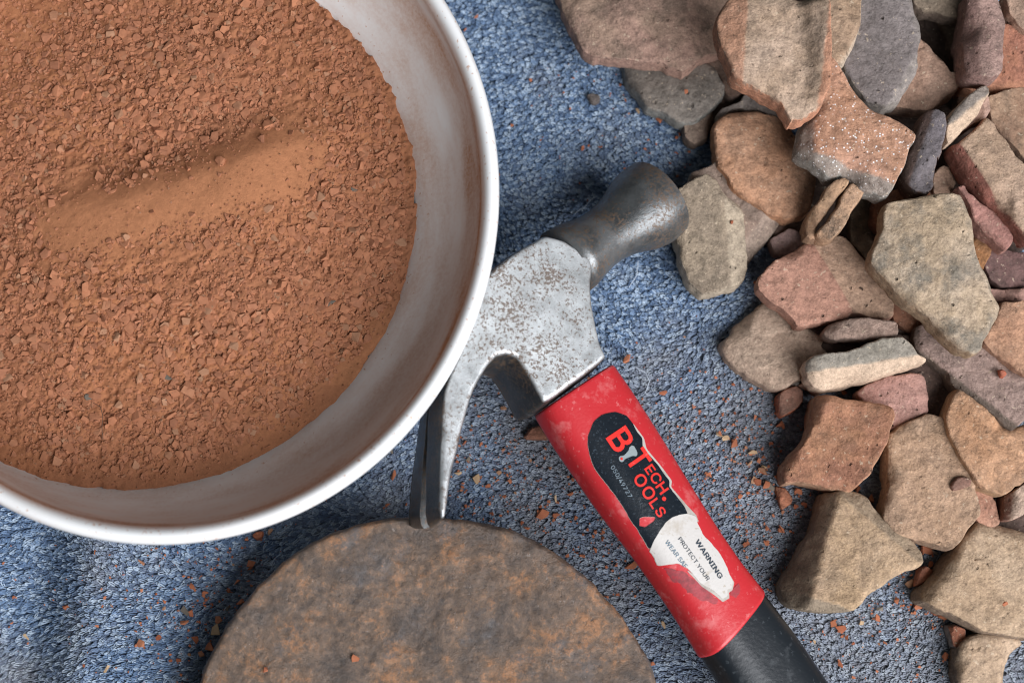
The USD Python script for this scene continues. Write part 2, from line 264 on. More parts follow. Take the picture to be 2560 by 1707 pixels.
# ------------------------------------------------------------------ towel
def towel_h(x, y):
    x, y = np.asarray(x, float), np.asarray(y, float)
    p = np.c_[x.ravel(), y.ravel()]
    n = (fb(p, 1 / 42, 3, 5) * 1.3).reshape(x.shape)
    xc = x - 0.06 * (y + 80)
    low = 1 - sstep(y, -60, -25)
    ridge = 12.5 * sstep(xc, -153, -128) * (1 - sstep(xc, -120, -72)) * low
    left = 6.0 * (1 - sstep(xc, -180, -156)) * low
    return n + ridge + left
towel = thing('towel', 'blue terry towel spread under the bowl, hammer and sherds', 'towel')
gx, gy = np.meshgrid(np.arange(-190, 191, 2.5), np.arange(-150, 151, 2.5), indexing='ij')
gv = np.c_[gx.ravel(), gy.ravel(), towel_h(gx, gy).ravel()]
ny = gx.shape[1]
ii, jj = np.meshgrid(np.arange(gx.shape[0] - 1), np.arange(ny - 1), indexing='ij')
q = (ii * ny + jj).ravel()
gf = np.vstack([np.c_[q, q + ny, q + ny + 1], np.c_[q, q + ny + 1, q + 1]])
obj('base_cloth', (gv, gf), M_CLOTH, towel)

def tube(path, r, n=5):
    path = np.asarray(path, float); k = len(path)
    t = np.gradient(path, axis=0); t /= np.linalg.norm(t, axis=1)[:, None]
    ref = np.array([0.31, 0.2, 0.93]); s = np.cross(t, ref); s /= np.linalg.norm(s, axis=1)[:, None]; u = np.cross(t, s)
    r = np.broadcast_to(r, k)
    a = np.arange(n) * 2 * np.pi / n
    v = (path[:, None] + r[:, None, None] * (np.cos(a)[None, :, None] * s[:, None] + np.sin(a)[None, :, None] * u[:, None])).reshape(-1, 3)
    f = []
    for i in range(k - 1):
        for j in range(n):
            a0, a1 = i * n + j, i * n + (j + 1) % n
            f += [(a0, a1, a1 + n), (a0, a1 + n, a0 + n)]
    v = np.vstack([v, path[0], path[-1]])
    for j in range(n):
        f += [(k * n, (j + 1) % n, j), (k * n + 1, (k - 1) * n + j, (k - 1) * n + (j + 1) % n)]
    return v, np.array(f)

def instancer(name, parent, protos, idx, pos, quat, scl, label=None):
    path = str(parent.GetPath()) + '/' + name
    pi = UsdGeom.PointInstancer.Define(stage, path)
    rel = pi.CreatePrototypesRel()
    for k, (mesh, mt) in enumerate(protos):
        pp = f'{path}/source_{k:03d}' if k else f'{path}/source'
        usdkit.mesh(stage, pp, (np.asarray(mesh[0]) * MM, mesh[1]), mt, smooth=True if len(mesh[0]) > 40 else False)
        rel.AddTarget(pp)
    pi.CreateProtoIndicesAttr(Vt.IntArray.FromNumpy(np.asarray(idx, np.int32)))
    pi.CreatePositionsAttr(Vt.Vec3fArray.FromNumpy((np.asarray(pos) * MM).astype(np.float32)))
    pi.CreateOrientationsAttr(Vt.QuathArray([Gf.Quath(*map(float, r)) for r in quat]))
    pi.CreateScalesAttr(Vt.Vec3fArray.FromNumpy(np.asarray(scl, np.float32)))
    tag(pi.GetPrim(), label, kind='stuff')
    return pi
def quats(yaw, tilt=None, az=None):
    """w, x, y, z of a yaw followed by a tilt about a horizontal axis at az."""
    a = np.c_[np.cos(yaw / 2), 0 * yaw, 0 * yaw, np.sin(yaw / 2)]
    if tilt is None: return a
    b = np.c_[np.cos(tilt / 2), np.sin(tilt / 2) * np.cos(az), np.sin(tilt / 2) * np.sin(az), 0 * tilt]
    w1, x1, y1, z1 = b.T; w2, x2, y2, z2 = a.T
    return np.c_[w1 * w2 - x1 * x2 - y1 * y2 - z1 * z2, w1 * x2 + x1 * w2 + y1 * z2 - z1 * y2, w1 * y2 - x1 * z2 + y1 * w2 + z1 * x2, w1 * z2 + x1 * y2 - y1 * x2 + z1 * w2]

loops = []
for k in range(8):
    lr = np.random.default_rng(40 + k)
    t = np.linspace(0, 1, 10)
    L, wd, h = lr.uniform(1.6, 2.5), lr.uniform(0.32, 0.5), lr.uniform(1.0, 1.7)
    tw = lr.uniform(-0.5, 0.5)
    s = np.sin(np.pi * t)
    path = np.c_[L * s ** 0.9, wd * np.cos(np.pi * t) * (0.6 + 0.4 * s) + tw * s * 0.5, h * np.sin(np.pi * t) ** 0.75 * (1 - 0.15 * s)]
    path += lr.normal(0, 0.05, path.shape)
    loops.append((tube(path, 0.18, 5), M_LOOP))

# ------------------------------------------------------------------ slab: a solid with a shaped top face from an outline (used for sherds, disc, hammer head)
def chaikin(p, n=1, w=0.1):
    for _ in range(n):
        a, b = p, np.roll(p, -1, 0)
        p = np.stack([a * (1 - w) + b * w, a * w + b * (1 - w)], 1).reshape(-1, 2)
    return p
def resample(line, step):
    n = max(8, int(line.length / step))
    return np.array([line.interpolate(i / n, normalized=True).coords[0] for i in range(n)])
def slab(outline, ztop, thick, bevel=1.2, step=1.1, seed=0, edge=0.3, taper=0.0, bulge=0.0, topamp=0.3, rounds=1, mask_fn=None, closed=False, wallmask=1.0, rough=0.25, drop=0.75, nchip=0):
    p = chaikin(np.asarray(outline, float), rounds)
    poly = Polygon(p).buffer(0)
    if poly.geom_type != 'Polygon': poly = max(poly.geoms, key=lambda g: g.area)
    b = resample(poly.exterior, step * 0.8)
    if edge:
        tn = np.roll(b, -1, 0) - np.roll(b, 1, 0); tn /= np.linalg.norm(tn, axis=1)[:, None] + 1e-9
        nn = np.c_[-tn[:, 1], tn[:, 0]]
        b = b + nn * (fb(b, 0.22, 3, seed) * edge * 1.6 + fb(b, 0.9, 2, seed + 1) * edge * 0.35)[:, None]
    poly = Polygon(b).buffer(0)
    if poly.geom_type != 'Polygon': poly = max(poly.geoms, key=lambda g: g.area)
    b = np.array(poly.exterior.coords)[:-1]
    pts = [b]
    for f in (0.3, 0.65, 1.0):
        q = poly.buffer(-bevel * f)
        for g in (getattr(q, 'geoms', [q]) if not q.is_empty else []):
            if g.length > 4: pts.append(resample(g.exterior, step))
    inn = poly.buffer(-bevel - 0.5 * step)
    x0, y0, x1, y1 = poly.bounds
    X, Y = np.meshgrid(np.arange(x0, x1, step), np.arange(y0, y1, step * 0.87))
    X = X + (np.arange(len(X)) % 2)[:, None] * step / 2
    G = np.c_[X.ravel(), Y.ravel()]
    if not inn.is_empty: pts.append(G[shapely.contains_xy(inn, G[:, 0], G[:, 1])])
    P = np.vstack(pts)
    tri = Delaunay(P).simplices
    c = P[tri].mean(1)
    tri = tri[shapely.contains_xy(poly, c[:, 0], c[:, 1])]
    e1, e2 = P[tri[:, 1]] - P[tri[:, 0]], P[tri[:, 2]] - P[tri[:, 0]]
    ar = e1[:, 0] * e2[:, 1] - e1[:, 1] * e2[:, 0]
    tri = tri[np.abs(ar) > 1e-5]; ar = ar[np.abs(ar) > 1e-5]
    tri[ar < 0] = tri[ar < 0][:, ::-1]
    d = shapely.distance(shapely.points(P), poly.exterior)
    u = np.clip(1 - d / bevel, 0, 1)
    z = ztop(P) - drop * bevel * (1 - np.sqrt(np.maximum(0, 1 - u * u)))
    z = z + topamp * (0.75 * fb(P, 0.07, 3, seed + 3) + 0.45 * fb(P, 0.33, 4, seed + 4))
    if nchip:                                    # flakes knocked off the edge
        rc = np.random.default_rng(seed + 77); z = z - topamp * 0.5 * np.abs(fb(P, 0.16, 3, seed + 5))
        for _ in range(max(1, int(poly.area / 160))):      # shallow flake scars with a sharp lip
            c_ = P[rc.integers(len(P))]; R_ = rc.uniform(2.5, 7); a_s = rc.uniform(0, 6.28)
            dd_ = (P - c_) @ np.array([math.cos(a_s), math.sin(a_s)]); ee_ = (P - c_) @ np.array([-math.sin(a_s), math.cos(a_s)])
            q_ = np.hypot(dd_ / R_, ee_ / (R_ * 0.7)) + 0.25 * fb(P, 0.3, 3, seed + 21)
            z = z - np.where(q_ < 1, rc.uniform(0.15, 0.45) * (0.35 + 0.65 * (dd_ / R_ + 1) / 2), 0)
        for _ in range(int(np.clip(poly.length / 14, 3, nchip))):
            k0 = rc.integers(len(b)); tg = b[(k0 + 3) % len(b)] - b[k0 - 3]; tg /= np.linalg.norm(tg) + 1e-9
            t_ = rc.normal(0, 0.35); tg = np.array([tg[0] * math.cos(t_) - tg[1] * math.sin(t_), tg[0] * math.sin(t_) + tg[1] * math.cos(t_)])
            nn_ = np.array([tg[1], -tg[0]]); ins = min(abs(rc.normal(0.5, 0.8)) + 0.2, math.sqrt(poly.area) * 0.09)
            if not shapely.contains_xy(poly, *(b[k0] - nn_ * 0.8)): nn_ = -nn_
            s_ = (P - b[k0] + nn_ * ins) @ nn_ + 0.25 * fb(P, 0.7, 2, seed + 8)
            z = z - rc.uniform(0.35, 1.1) * np.maximum(0, s_) * np.exp(-(((P - b[k0]) ** 2).sum(1) / rc.uniform(4, 9) ** 2) ** 2)
    n = len(P)
    V = [np.c_[P, z]]; F = [tri]
    mk = np.zeros((n, 3)); mk[:, 0] = np.clip(1 - d / (bevel * 0.7) + 0.5 * fb(P, 0.6, 3, seed + 7), 0, 1) * 0.5 * wallmask * (d < bevel)
    if mask_fn is not None: mk[:, 0] = np.maximum(mk[:, 0], mask_fn(P))
    MK = [mk]
    ed = np.vstack([tri[:, [0, 1]], tri[:, [1, 2]], tri[:, [2, 0]]])
    keyv = np.sort(ed, 1); _, inv, cnt = np.unique(keyv[:, 0] * n + keyv[:, 1], return_inverse=True, return_counts=True)
    be = ed[cnt[inv] == 1]
    nv = np.zeros((n, 2)); dv = P[be[:, 1]] - P[be[:, 0]]; on = np.c_[dv[:, 1], -dv[:, 0]]
    np.add.at(nv, be[:, 0], on); np.add.at(nv, be[:, 1], on)
    ids = np.unique(be); nb = nv[ids]; nb /= np.linalg.norm(nb, axis=1)[:, None] + 1e-9
    rmap = np.full(n, -1); rmap[ids] = np.arange(len(ids))
    K = 5; base = n + len(ids)
    zb = z[ids]; V.append(np.c_[P[ids], zb]); MK.append(np.tile([wallmask, 0, 0], (len(ids), 1)))
    for k in range(1, K + 1):
        f = k / K
        off = -taper * thick * f + bulge * math.sin(math.pi * min(f, 1)) + rough * fb(np.c_[P[ids], np.full(len(ids), f * 6.0)] , 0.45, 3, seed + 9)
        if k == K: off = off - min(bevel, 0.8)
        xy = P[ids] + nb * off[:, None]
        V.append(np.c_[xy, zb - thick * f]); MK.append(np.tile([wallmask, 0, 0], (len(ids), 1)))
        a, bb = rmap[be[:, 0]] + base, rmap[be[:, 1]] + base
        pa, pb = rmap[be[:, 0]] + base - len(ids), rmap[be[:, 1]] + base - len(ids)
        F += [np.c_[pa, a, bb], np.c_[pa, bb, pb]]
        base += len(ids)
    last = base - len(ids)
    if closed:   # same triangulation underneath
        inner = np.setdiff1d(np.unique(tri), ids)
        m2 = np.full(n, -1); m2[ids] = rmap[ids] + last; m2[inner] = base + np.arange(len(inner))
        V.append(np.c_[P[inner], z[inner] - thick]); MK.append(np.tile([wallmask, 0, 0], (len(inner), 1)))
        F.append(m2[tri][:, ::-1])
    else:
        V.append(np.r_[P[ids].mean(0), (zb - thick).mean()][None]); MK.append(np.array([[wallmask, 0, 0]]))
        F.append(np.c_[np.full(len(be), base), rmap[be[:, 1]] + last, rmap[be[:, 0]] + last])
    return np.vstack(V), np.vstack(F), np.vstack(MK)

# ------------------------------------------------------------------ rusty iron disc used as an anvil
disc = thing('iron_disc', 'rusty round iron disc used as an anvil below the claw', 'iron disc')
c3 = on_z(px('L 455,1568 1050,1185 1505,1568'), 29.0)[:, :2]
A2 = 2 * (c3[1:] - c3[0]); b2 = (c3[1:] ** 2).sum(1) - (c3[0] ** 2).sum()
dc = np.linalg.solve(A2, b2); dr = np.linalg.norm(c3[0] - dc)
ang = np.linspace(0, 2 * np.pi, 90, endpoint=False)
rad = dr + 0.5 * np.sin(3 * ang + 1) + 0.35 * np.sin(7 * ang)
dv, df, dmk = slab(np.c_[dc[0] + rad * np.cos(ang), dc[1] + rad * np.sin(ang)], lambda P: 29.0 + 0.8 * fb(P, 0.05, 3, 61) + 0.22 * fb(P, 0.45, 4, 62) - 0.35 * sstep(fb(P, 0.16, 3, 63), 0.1, 0.3), 28, bevel=2.2, step=0.9, seed=60, edge=0.35, topamp=0.9, rounds=0, taper=0.02, drop=0.9)
obj('disc_body', (dv, df), M_IRON, disc)

# ------------------------------------------------------------------ bowl and crushed clay
RIM = (-103.0, 37.2, 98.7, 106.6, 0.28); POW = (-116.4, 35.6, 87.2, 87.2, 0.0); BASE = (-118.0, 33.0, 55.0, 55.0, 0.0)
def ell(e, th):
    x, y = e[2] * np.cos(th - e[4]), e[3] * np.sin(th - e[4])
    return np.c_[e[0] + x * math.cos(e[4]) - y * math.sin(e[4]), e[1] + x * math.sin(e[4]) + y * math.cos(e[4])]
ZR, ZP, ZB = 66.0, 36.0, 2.5
NT = 240
th = np.linspace(0, 2 * np.pi, NT, endpoint=False)
rimc, powc, basec = ell(RIM, th), ell(POW, th), ell(BASE, th)
def wall(z):
    """inner wall outline at height z: quadratic in height through base, powder line and rim."""
    rin = inset(rimc, 5.2)
    if z >= ZP:
        t = (z - ZP) / (62.0 - ZP); return powc + (rin - powc) * (1 - (1 - min(t, 1.0)) ** 1.9)
    return basec + (powc - basec) * ((z - ZB) / (ZP - ZB)) ** 0.6
def inset(c, d):
    ctr = c.mean(0); v = c - ctr; return c - v / np.linalg.norm(v, axis=1)[:, None] * d
rings, stain = [], []
prof = []
for z in np.linspace(6, 62.5, 20): prof.append((inset(wall(z), 0.0), z, 'in'))
top_in = wall(62.5)
prof += [(inset(rimc, 4.9), 63.6, 'lip'), (inset(rimc, 4.3), 65.0, 'lip'), (inset(rimc, 3.4), 65.9, 'lip'), (inset(rimc, 2.4), 66.2, 'lip'), (inset(rimc, 1.4), 66.0, 'lip'), (inset(rimc, 0.6), 65.2, 'lip'), (inset(rimc, 0.15), 64.0, 'lip'), (inset(rimc, 0.0), 62.6, 'out'),
         (inset(rimc, 0.2), 60.5, 'out'), (inset(rimc, 0.9), 58.0, 'out')]
for z in np.linspace(56, 4, 12): prof.append((inset(wall(z), -2.6), z, 'out'))
prof.append((inset(wall(4), 1.0), 1.2, 'out'))
bv, bmk = [], []
for c, z, kind in prof:
    bv.append(np.c_[c, np.full(NT, z)])
    if kind == 'in':
        a = 0.62 + 0.85 * sstep(z, 50, 60.5) * (0.35 + 0.65 * np.exp(-((((th + 0.75 + np.pi) % (2 * np.pi)) - np.pi) / 0.95) ** 2)) + 0.35 * np.exp(-((z - 52) / 5) ** 2) * np.exp(-((((th - 0.02 + np.pi) % (2 * np.pi)) - np.pi) / 0.2) ** 2)
        bmk.append(np.c_[a, np.full(NT, 0.25 + 0.75 * float(1 - sstep(np.array(z), 37.0, 44.0))), 0 * th])
    elif kind == 'lip':
        bmk.append(np.c_[np.full(NT, 0.7 if z < 64.0 else 0.3 if z < 65.5 and z > 64.5 else 0.12), np.full(NT, 0.9), 0 * th])
    else: bmk.append(np.c_[np.full(NT, 0.03), np.full(NT, 0.1), 0 * th])
nr = len(prof)
bf = []
for r in range(nr - 1):
    for j in range(NT):
        a, b = r * NT + j, r * NT + (j + 1) % NT
        bf += [(a, b, b + NT), (a, b + NT, a + NT)]
bv.append(np.array([[*basec.mean(0), 6.0], [*basec.mean(0), 1.2]])); bmk.append(np.zeros((2, 3)))
for j in range(NT):
    bf += [(nr * NT, (j + 1) % NT, j), (nr * NT + 1, (nr - 1) * NT + j, (nr - 1) * NT + (j + 1) % NT)]
bv, bf = np.vstack(bv), np.array(bf)
bf = bf[:, ::-1] if trimesh.Trimesh(bv, bf, process=False).volume < 0 else bf
bowl = thing('bowl', 'white plastic bowl dusted with brown, full of crushed terracotta', 'bowl')
obj('bowl_wall', (bv, bf), M_BOWL, bowl, mask=np.vstack(bmk))

# heap surface
ridge_px = px('L -60,470 120,490 260,480 400,440 520,395 640,350 770,318 850,290')
ridge_w = on_z(ridge_px, 40)[:, :2]
def heap(P):
    x, y = P[:, 0], P[:, 1]
    r = np.hypot(x - POW[0], y - POW[1])
    z = 41.5 - 5.5 * sstep(r, 30, 88)
    yr = np.interp(x, ridge_w[:, 0], ridge_w[:, 1])
    s = y - yr                                   # + = behind the ridge (up in the picture)
    end = sstep(x, ridge_w[0, 0] + 8, ridge_w[0, 0] + 45) * (1 - sstep(x, -82, -44))
    crest = np.where(s > 0, np.exp(-(s / 9.0) ** 1.7), np.exp(-(np.abs(s) / 34.0) ** 1.6))
    z = z + end * 4.0 * crest - end * 2.4 * np.exp(-((s - 17) / 13) ** 2)
    z = z + 0.9 * fb(P, 0.045, 3, 71)
    return z
def smoothzone(P):
    """0..1 where the powder is fine and smooth."""
    x, y = P[:, 0], P[:, 1]
    s = y - np.interp(x, ridge_w[:, 0], ridge_w[:, 1])
    a = np.exp(-((s + 3.5) / 14.5) ** 2) * (1 - sstep(x, -68, -50)) * sstep(x, -160, -125)
    r = np.hypot(x - POW[0], y - POW[1])
    edge = 0.8 * sstep(r, 77, 84) * (1 - sstep(np.arctan2(y - POW[1], x - POW[0]), -0.5, -0.1))
    tl = 0.55 * sstep(y - x, 195, 250)
    m_ = np.maximum(np.maximum(a * 1.25, edge), tl)
    return np.clip(m_ + 0.55 * fb(P, 0.12, 4, 88) * (m_ > 0.04) * (1 - 0.6 * (m_ > 0.9)), 0, 1)
hs = 0.62
hx, hy = np.meshgrid(np.arange(-176, -26, hs), np.arange(-56, 126, hs))
hp = np.c_[hx.ravel(), hy.ravel()]
a_ = np.arctan2(hp[:, 1] - POW[1], hp[:, 0] - POW[0]); r_ = np.hypot(hp[:, 1] - POW[1], hp[:, 0] - POW[0])
rp = 87.4 + 2.6 * fb(np.c_[np.cos(a_), np.sin(a_)] * 20, 0.9, 5, 75)
inside = r_ < rp + hs
wgt = 1 - smoothzone(hp)
hz = heap(hp) + wgt * (0.9 * fb(hp, 0.42, 3, 72) + 0.7 * fb(hp, 1.0, 2, 73)) + 0.22 * fb(hp, 0.25, 2, 74)
hz = np.where(r_ > rp - 1.2, hz - 1.0 * np.clip((r_ - rp + 1.2) / 1.2, 0, 1.5), hz)
hn = hx.shape[1]
ii, jj = np.meshgrid(np.arange(hx.shape[0] - 1), np.arange(hn - 1), indexing='ij')
q = (ii * hn + jj).ravel()
hf = np.vstack([np.c_[q, q + 1, q + hn + 1], np.c_[q, q + hn + 1, q + hn]])
hf = hf[inside[hf].all(1)]
used = np.unique(hf); rm = np.full(len(hp), -1); rm[used] = np.arange(len(used))
clay_heap = thing('crushed_terracotta', 'orange crushed terracotta powder and flakes heaped in the white bowl', 'crushed clay')
pmk = np.zeros((len(used), 3)); pmk[:, 0] = smoothzone(hp[used]) * (hp[used][:, 1] > -20)
obj('powder_bed', (np.c_[hp, hz][used], rm[hf]), M_POWDER, clay_heap, mask=pmk)

def chip_mesh(r, flat=0.3, n=9):
    """irregular broken flake about 2 mm across, hull of a few points."""
    a = np.sort(r.uniform(0, 2 * np.pi, n)); rad = r.uniform(0.65, 1.1, n)
    el = r.uniform(0.55, 1.0)
    top = np.c_[rad * np.cos(a), rad * np.sin(a) * el, flat * r.uniform(0.5, 1.0, n)]
    bot = np.c_[top[:, :2] * r.uniform(0.85, 1.15, (n, 1)), -flat * r.uniform(0.5, 1.0, n)]
    pts = np.vstack([top[::2], bot[1::2], bot[:2], top[:2]])
    h = trimesh.convex.convex_hull(pts)
    return np.array(h.vertices), np.array(h.faces)
chips = [chip_mesh(np.random.default_rng(100 + k), flat=[0.22, 0.35, 0.5][k % 3]) for k in range(12)]
nfl = 30000
fp = np.c_[POW[0] + rng.uniform(-87, 87, nfl * 2), POW[1] + rng.uniform(-87, 87, nfl * 2)]
fp = fp[(np.hypot(fp[:, 0] - POW[0], fp[:, 1] - POW[1]) < 84) & (fp[:, 0] > -171) & (fp[:, 1] < 122)]
dens = np.clip((1 - smoothzone(fp)) * (0.75 + 1.1 * fb(fp, 0.06, 3, 80)), 0.015, 1)
fp = fp[rng.uniform(0, 1, len(fp)) < dens]
sz = np.clip(rng.lognormal(-0.62, 0.55, len(fp)), 0.25, 2.1)
pos = np.c_[fp, heap(fp) - 0.05 + 0.13 * sz]
qt = quats(rng.uniform(0, 6.28, len(fp)), np.abs(rng.normal(0, 0.45, len(fp))), rng.uniform(0, 6.28, len(fp)))
instancer('grit', clay_heap, [(c, M_GRIT) for c in chips], rng.integers(0, 12, len(fp)), pos, qt, np.c_[sz, sz, sz])
nfi = 26000
fp = np.c_[POW[0] + rng.uniform(-87, 87, nfi), POW[1] + rng.uniform(-87, 87, nfi)]
fp = fp[(np.hypot(fp[:, 0] - POW[0], fp[:, 1] - POW[1]) < 86.5) & (fp[:, 0] > -171) & (fp[:, 1] < 122)]
fp = fp[rng.uniform(0, 1, len(fp)) < np.clip(1 - 0.85 * smoothzone(fp), 0.05, 1)]
sz = rng.uniform(0.18, 0.42, len(fp))
instancer('fine_grit', clay_heap, [(c, M_GRIT) for c in chips], rng.integers(0, 12, len(fp)), np.c_[fp, heap(fp) + 0.45 + 0.5 * fb(fp, 0.42, 3, 72)], quats(rng.uniform(0, 6.28, len(fp)), np.abs(rng.normal(0, 0.7, len(fp))), rng.uniform(0, 6.28, len(fp))), np.c_[sz, sz, sz])
def rotm(yaw, tilt, az):
    Rz = trimesh.transformations.rotation_matrix(yaw, [0, 0, 1])[:3, :3]
    Rt = trimesh.transformations.rotation_matrix(tilt, [math.cos(az), math.sin(az), 0])[:3, :3]
    return Rt @ Rz
k = 0
while k < 260:
    p = np.array([[rng.uniform(-170, -32), rng.uniform(-46, 120)]])
    if np.hypot(p[0, 0] - POW[0], p[0, 1] - POW[1]) > 81 or rng.uniform() > (1 - smoothzone(p)[0]) * 0.95 + 0.02: continue
    r = np.random.default_rng(3000 + k)
    v, f = chip_mesh(r, flat=r.uniform(0.12, 0.3))
    s = r.uniform(1.1, 1.9) if k > 40 else r.uniform(1.7, 2.6)
    v = (v * s) @ rotm(r.uniform(0, 6.28), abs(r.normal(0, 0.22)), r.uniform(0, 6.28)).T + [p[0, 0], p[0, 1], heap(p)[0] + 0.5]
    obj('flake', (v, f), M_GREYCHIP if k % 60 == 5 else M_GRIT, clay_heap, smooth=False)
    k += 1
hp_ = on_z(px('L 215,925 232,935 237,955 235,985 238,1010'), 41.6); hp_[:, 2] += 0.5
hair = obj('stray_fibre', tube(np.vstack([np.array([np.interp(t, np.arange(5), hp_[:, i]) for i in range(3)]) for t in np.linspace(0, 4, 17)]), 0.11, 5), M_HAIR)
tag(hair, 'dark hair lying on the crushed terracotta in the bowl', 'hair')

# ------------------------------------------------------------------ hammer
al, be_ = math.radians(20), math.radians(5.5)
uh = np.array([0.815, 0.579, 0.0]); uh /= np.linalg.norm(uh)
u = np.r_[uh[:2] * math.cos(al), -math.sin(al)]
w0 = np.array([0.579 * math.cos(be_), -0.815 * math.cos(be_), -math.sin(be_)])
w = w0 - u * (w0 @ u); w /= np.linalg.norm(w)
n_ = np.cross(w, u)
HO = on_z([(1385, 758)], 46.0)[0]                 # centre of the cheek
TH = 24.0
def to_ab(p, c=0.0):
    q = on_plane(p, HO + n_ * c, n_) - HO
    return np.c_[q @ u, q @ w]
def world(abc): return HO + abc[:, :1] * u + abc[:, 1:2] * w + abc[:, 2:3] * n_
hammer = thing('claw_hammer', 'claw hammer with steel head, red sleeve and black rubber grip', 'hammer')
head_px = px('H 640,1180 720,1040 820,930 1000,800 1190,695 1330,730 1430,790 1530,870 1545,940 1530,1050 1535,1200 1570,1380 I 1700,20 1755,140 1270,500 1180,330 1100,200 1050,130 980,100 900,115 830,185 780,270 720,380 680,490 650,600 620,700 590,850 560,960 530,1100 510,1250 490,1380 462,1392 445,1300 448,1150 452,1000 455,850 465,700 472,550 485,400 530,250 600,100')
hab = to_ab(head_px)
tip_b = hab[:, 1].max()
hv, hf2, hmk = slab(hab, lambda P: 0.0 * P[:, 0] - 0.9 * sstep(np.abs(P[:, 0] - 2), 6, 20) , TH, bevel=1.5, step=0.8, seed=90, edge=0.08, bulge=0.9, topamp=0.1, rounds=2, closed=True, wallmask=0.96, rough=0.08, drop=0.9)
tv = (-hv[:, 0] + hv[:, 1]) / math.sqrt(2); tip_t = tv.max()
s_cl = sstep(tv, 22, tip_t)                         # the claw flares towards its tip
dep = np.maximum(0, -TH / 2 - hv[:, 2])
hv[:, 0] += 0.2 * s_cl * dep; hv[:, 1] -= 0.2 * s_cl * dep
hv[:, 2] = np.where(hv[:, 2] < -TH / 2, -TH / 2 + (hv[:, 2] + TH / 2) * (1 + 0.9 * s_cl), hv[:, 2])
import manifold3d as m3
def to_man(v, f):
    return m3.Manifold(m3.Mesh(np.asarray(v, np.float32), np.asarray(f, np.uint32)))
slot_c = -TH / 2 - 2.0
wedge = [(tip_t + 4, slot_c - 6.0), (tip_t + 4, slot_c + 2.0), (tip_t - 42, slot_c)]
wp = Polygon(wedge); wp = shapely.geometry.polygon.orient(wp)
wm = trimesh.creation.extrude_polygon(wp, 120.0, engine='earcut')
wt, ws = wm.vertices[:, 0], wm.vertices[:, 2] - 60.0
wv = np.c_[(-wt + ws) / math.sqrt(2), (wt + ws) / math.sqrt(2), wm.vertices[:, 1]]
try:
    hm = trimesh.Trimesh(hv, hf2, process=True); hm.merge_vertices()
    A = to_man(hm.vertices, hm.faces); Bm = to_man(wv, wm.faces)
    if Bm.volume() < 0: Bm = to_man(wv, wm.faces[:, ::-1])
    R_ = A - Bm
    mm_ = R_.to_mesh()
    cv, cf = np.array(mm_.vert_properties[:, :3], float), np.array(mm_.tri_verts)
    assert len(cf) > 100
except Exception as e:
    print('slot failed', e); cv, cf = hv, hf2
hw_ = world(cv)
if trimesh.Trimesh(hw_, cf, process=False).volume < 0: cf = cf[:, ::-1]
hs_ = trimesh.graph.smooth_shade(trimesh.Trimesh(hw_, cf, process=True), angle=math.radians(48), facet_minarea=None)
fdot = hs_.vertex_normals @ n_
cmask = np.zeros((len(hs_.vertices), 3)); cmask[:, 0] = 0.97 * (1 - sstep(fdot, 0.45, 0.8))
cmask[cKDTree(world(hv)).query(np.array(hs_.vertices))[0] > 0.15, 0] = 0.9        # ground faces of the slot
obj('head', (np.array(hs_.vertices), np.array(hs_.faces)), M_STEEL, hammer, smooth=True, mask=cmask)
# poll: surface of revolution
fc = to_ab(px('H 2015,440'), -TH / 2)[0]; bc = to_ab(px('H 1480,808'), -TH / 2)[0]
ax = bc - fc; ax /= np.linalg.norm(ax)
prof_t = [(-0.35, 0), (-0.3, 6), (-0.1, 11.5), (0.0, 13.0), (0.0, 13.0), (0.55, 13.9), (0.55, 13.9), (3.0, 14.05), (6.0, 13.9), (9.0, 13.3), (12.5, 12.1), (16, 10.8), (20, 9.8), (24, 9.3), (28, 9.4), (32, 10.1), (37, 11.2), (42, 11.6), (43, 0)]
tt = np.array([p[0] for p in prof_t]); rr = np.array([p[1] for p in prof_t])
NS = 64; pa = np.arange(NS) * 2 * np.pi / NS
pv = []
for t_, r_i in zip(tt, rr):
    o = fc + ax * t_
    side = np.array([-ax[1], ax[0]])
    wob = 1 + 0.012 * np.sin(3 * pa + 1)
    pv.append(np.c_[o[0] + side[0] * r_i * np.cos(pa) * wob, o[1] + side[1] * r_i * np.cos(pa) * wob, -TH / 2 + r_i * np.sin(pa) * wob])
pv = np.vstack(pv); pf = []
for i in range(len(tt) - 1):
    for j in range(NS):
        a, b = i * NS + j, i * NS + (j + 1) % NS
        pf += [(a, b, b + NS), (a, b + NS, a + NS)]
pf = np.array(pf)
pm = trimesh.Trimesh(world(pv), pf, process=False)
if pm.volume < 0: pf = pf[:, ::-1]
pmask = np.zeros((len(pv), 3)); pmask[:, 0] = 0.86 + 0.16 * fb(world(pv), 0.12, 3, 97)
obj('poll', (world(pv), pf), M_STEEL, hammer, smooth=True, mask=pmask)

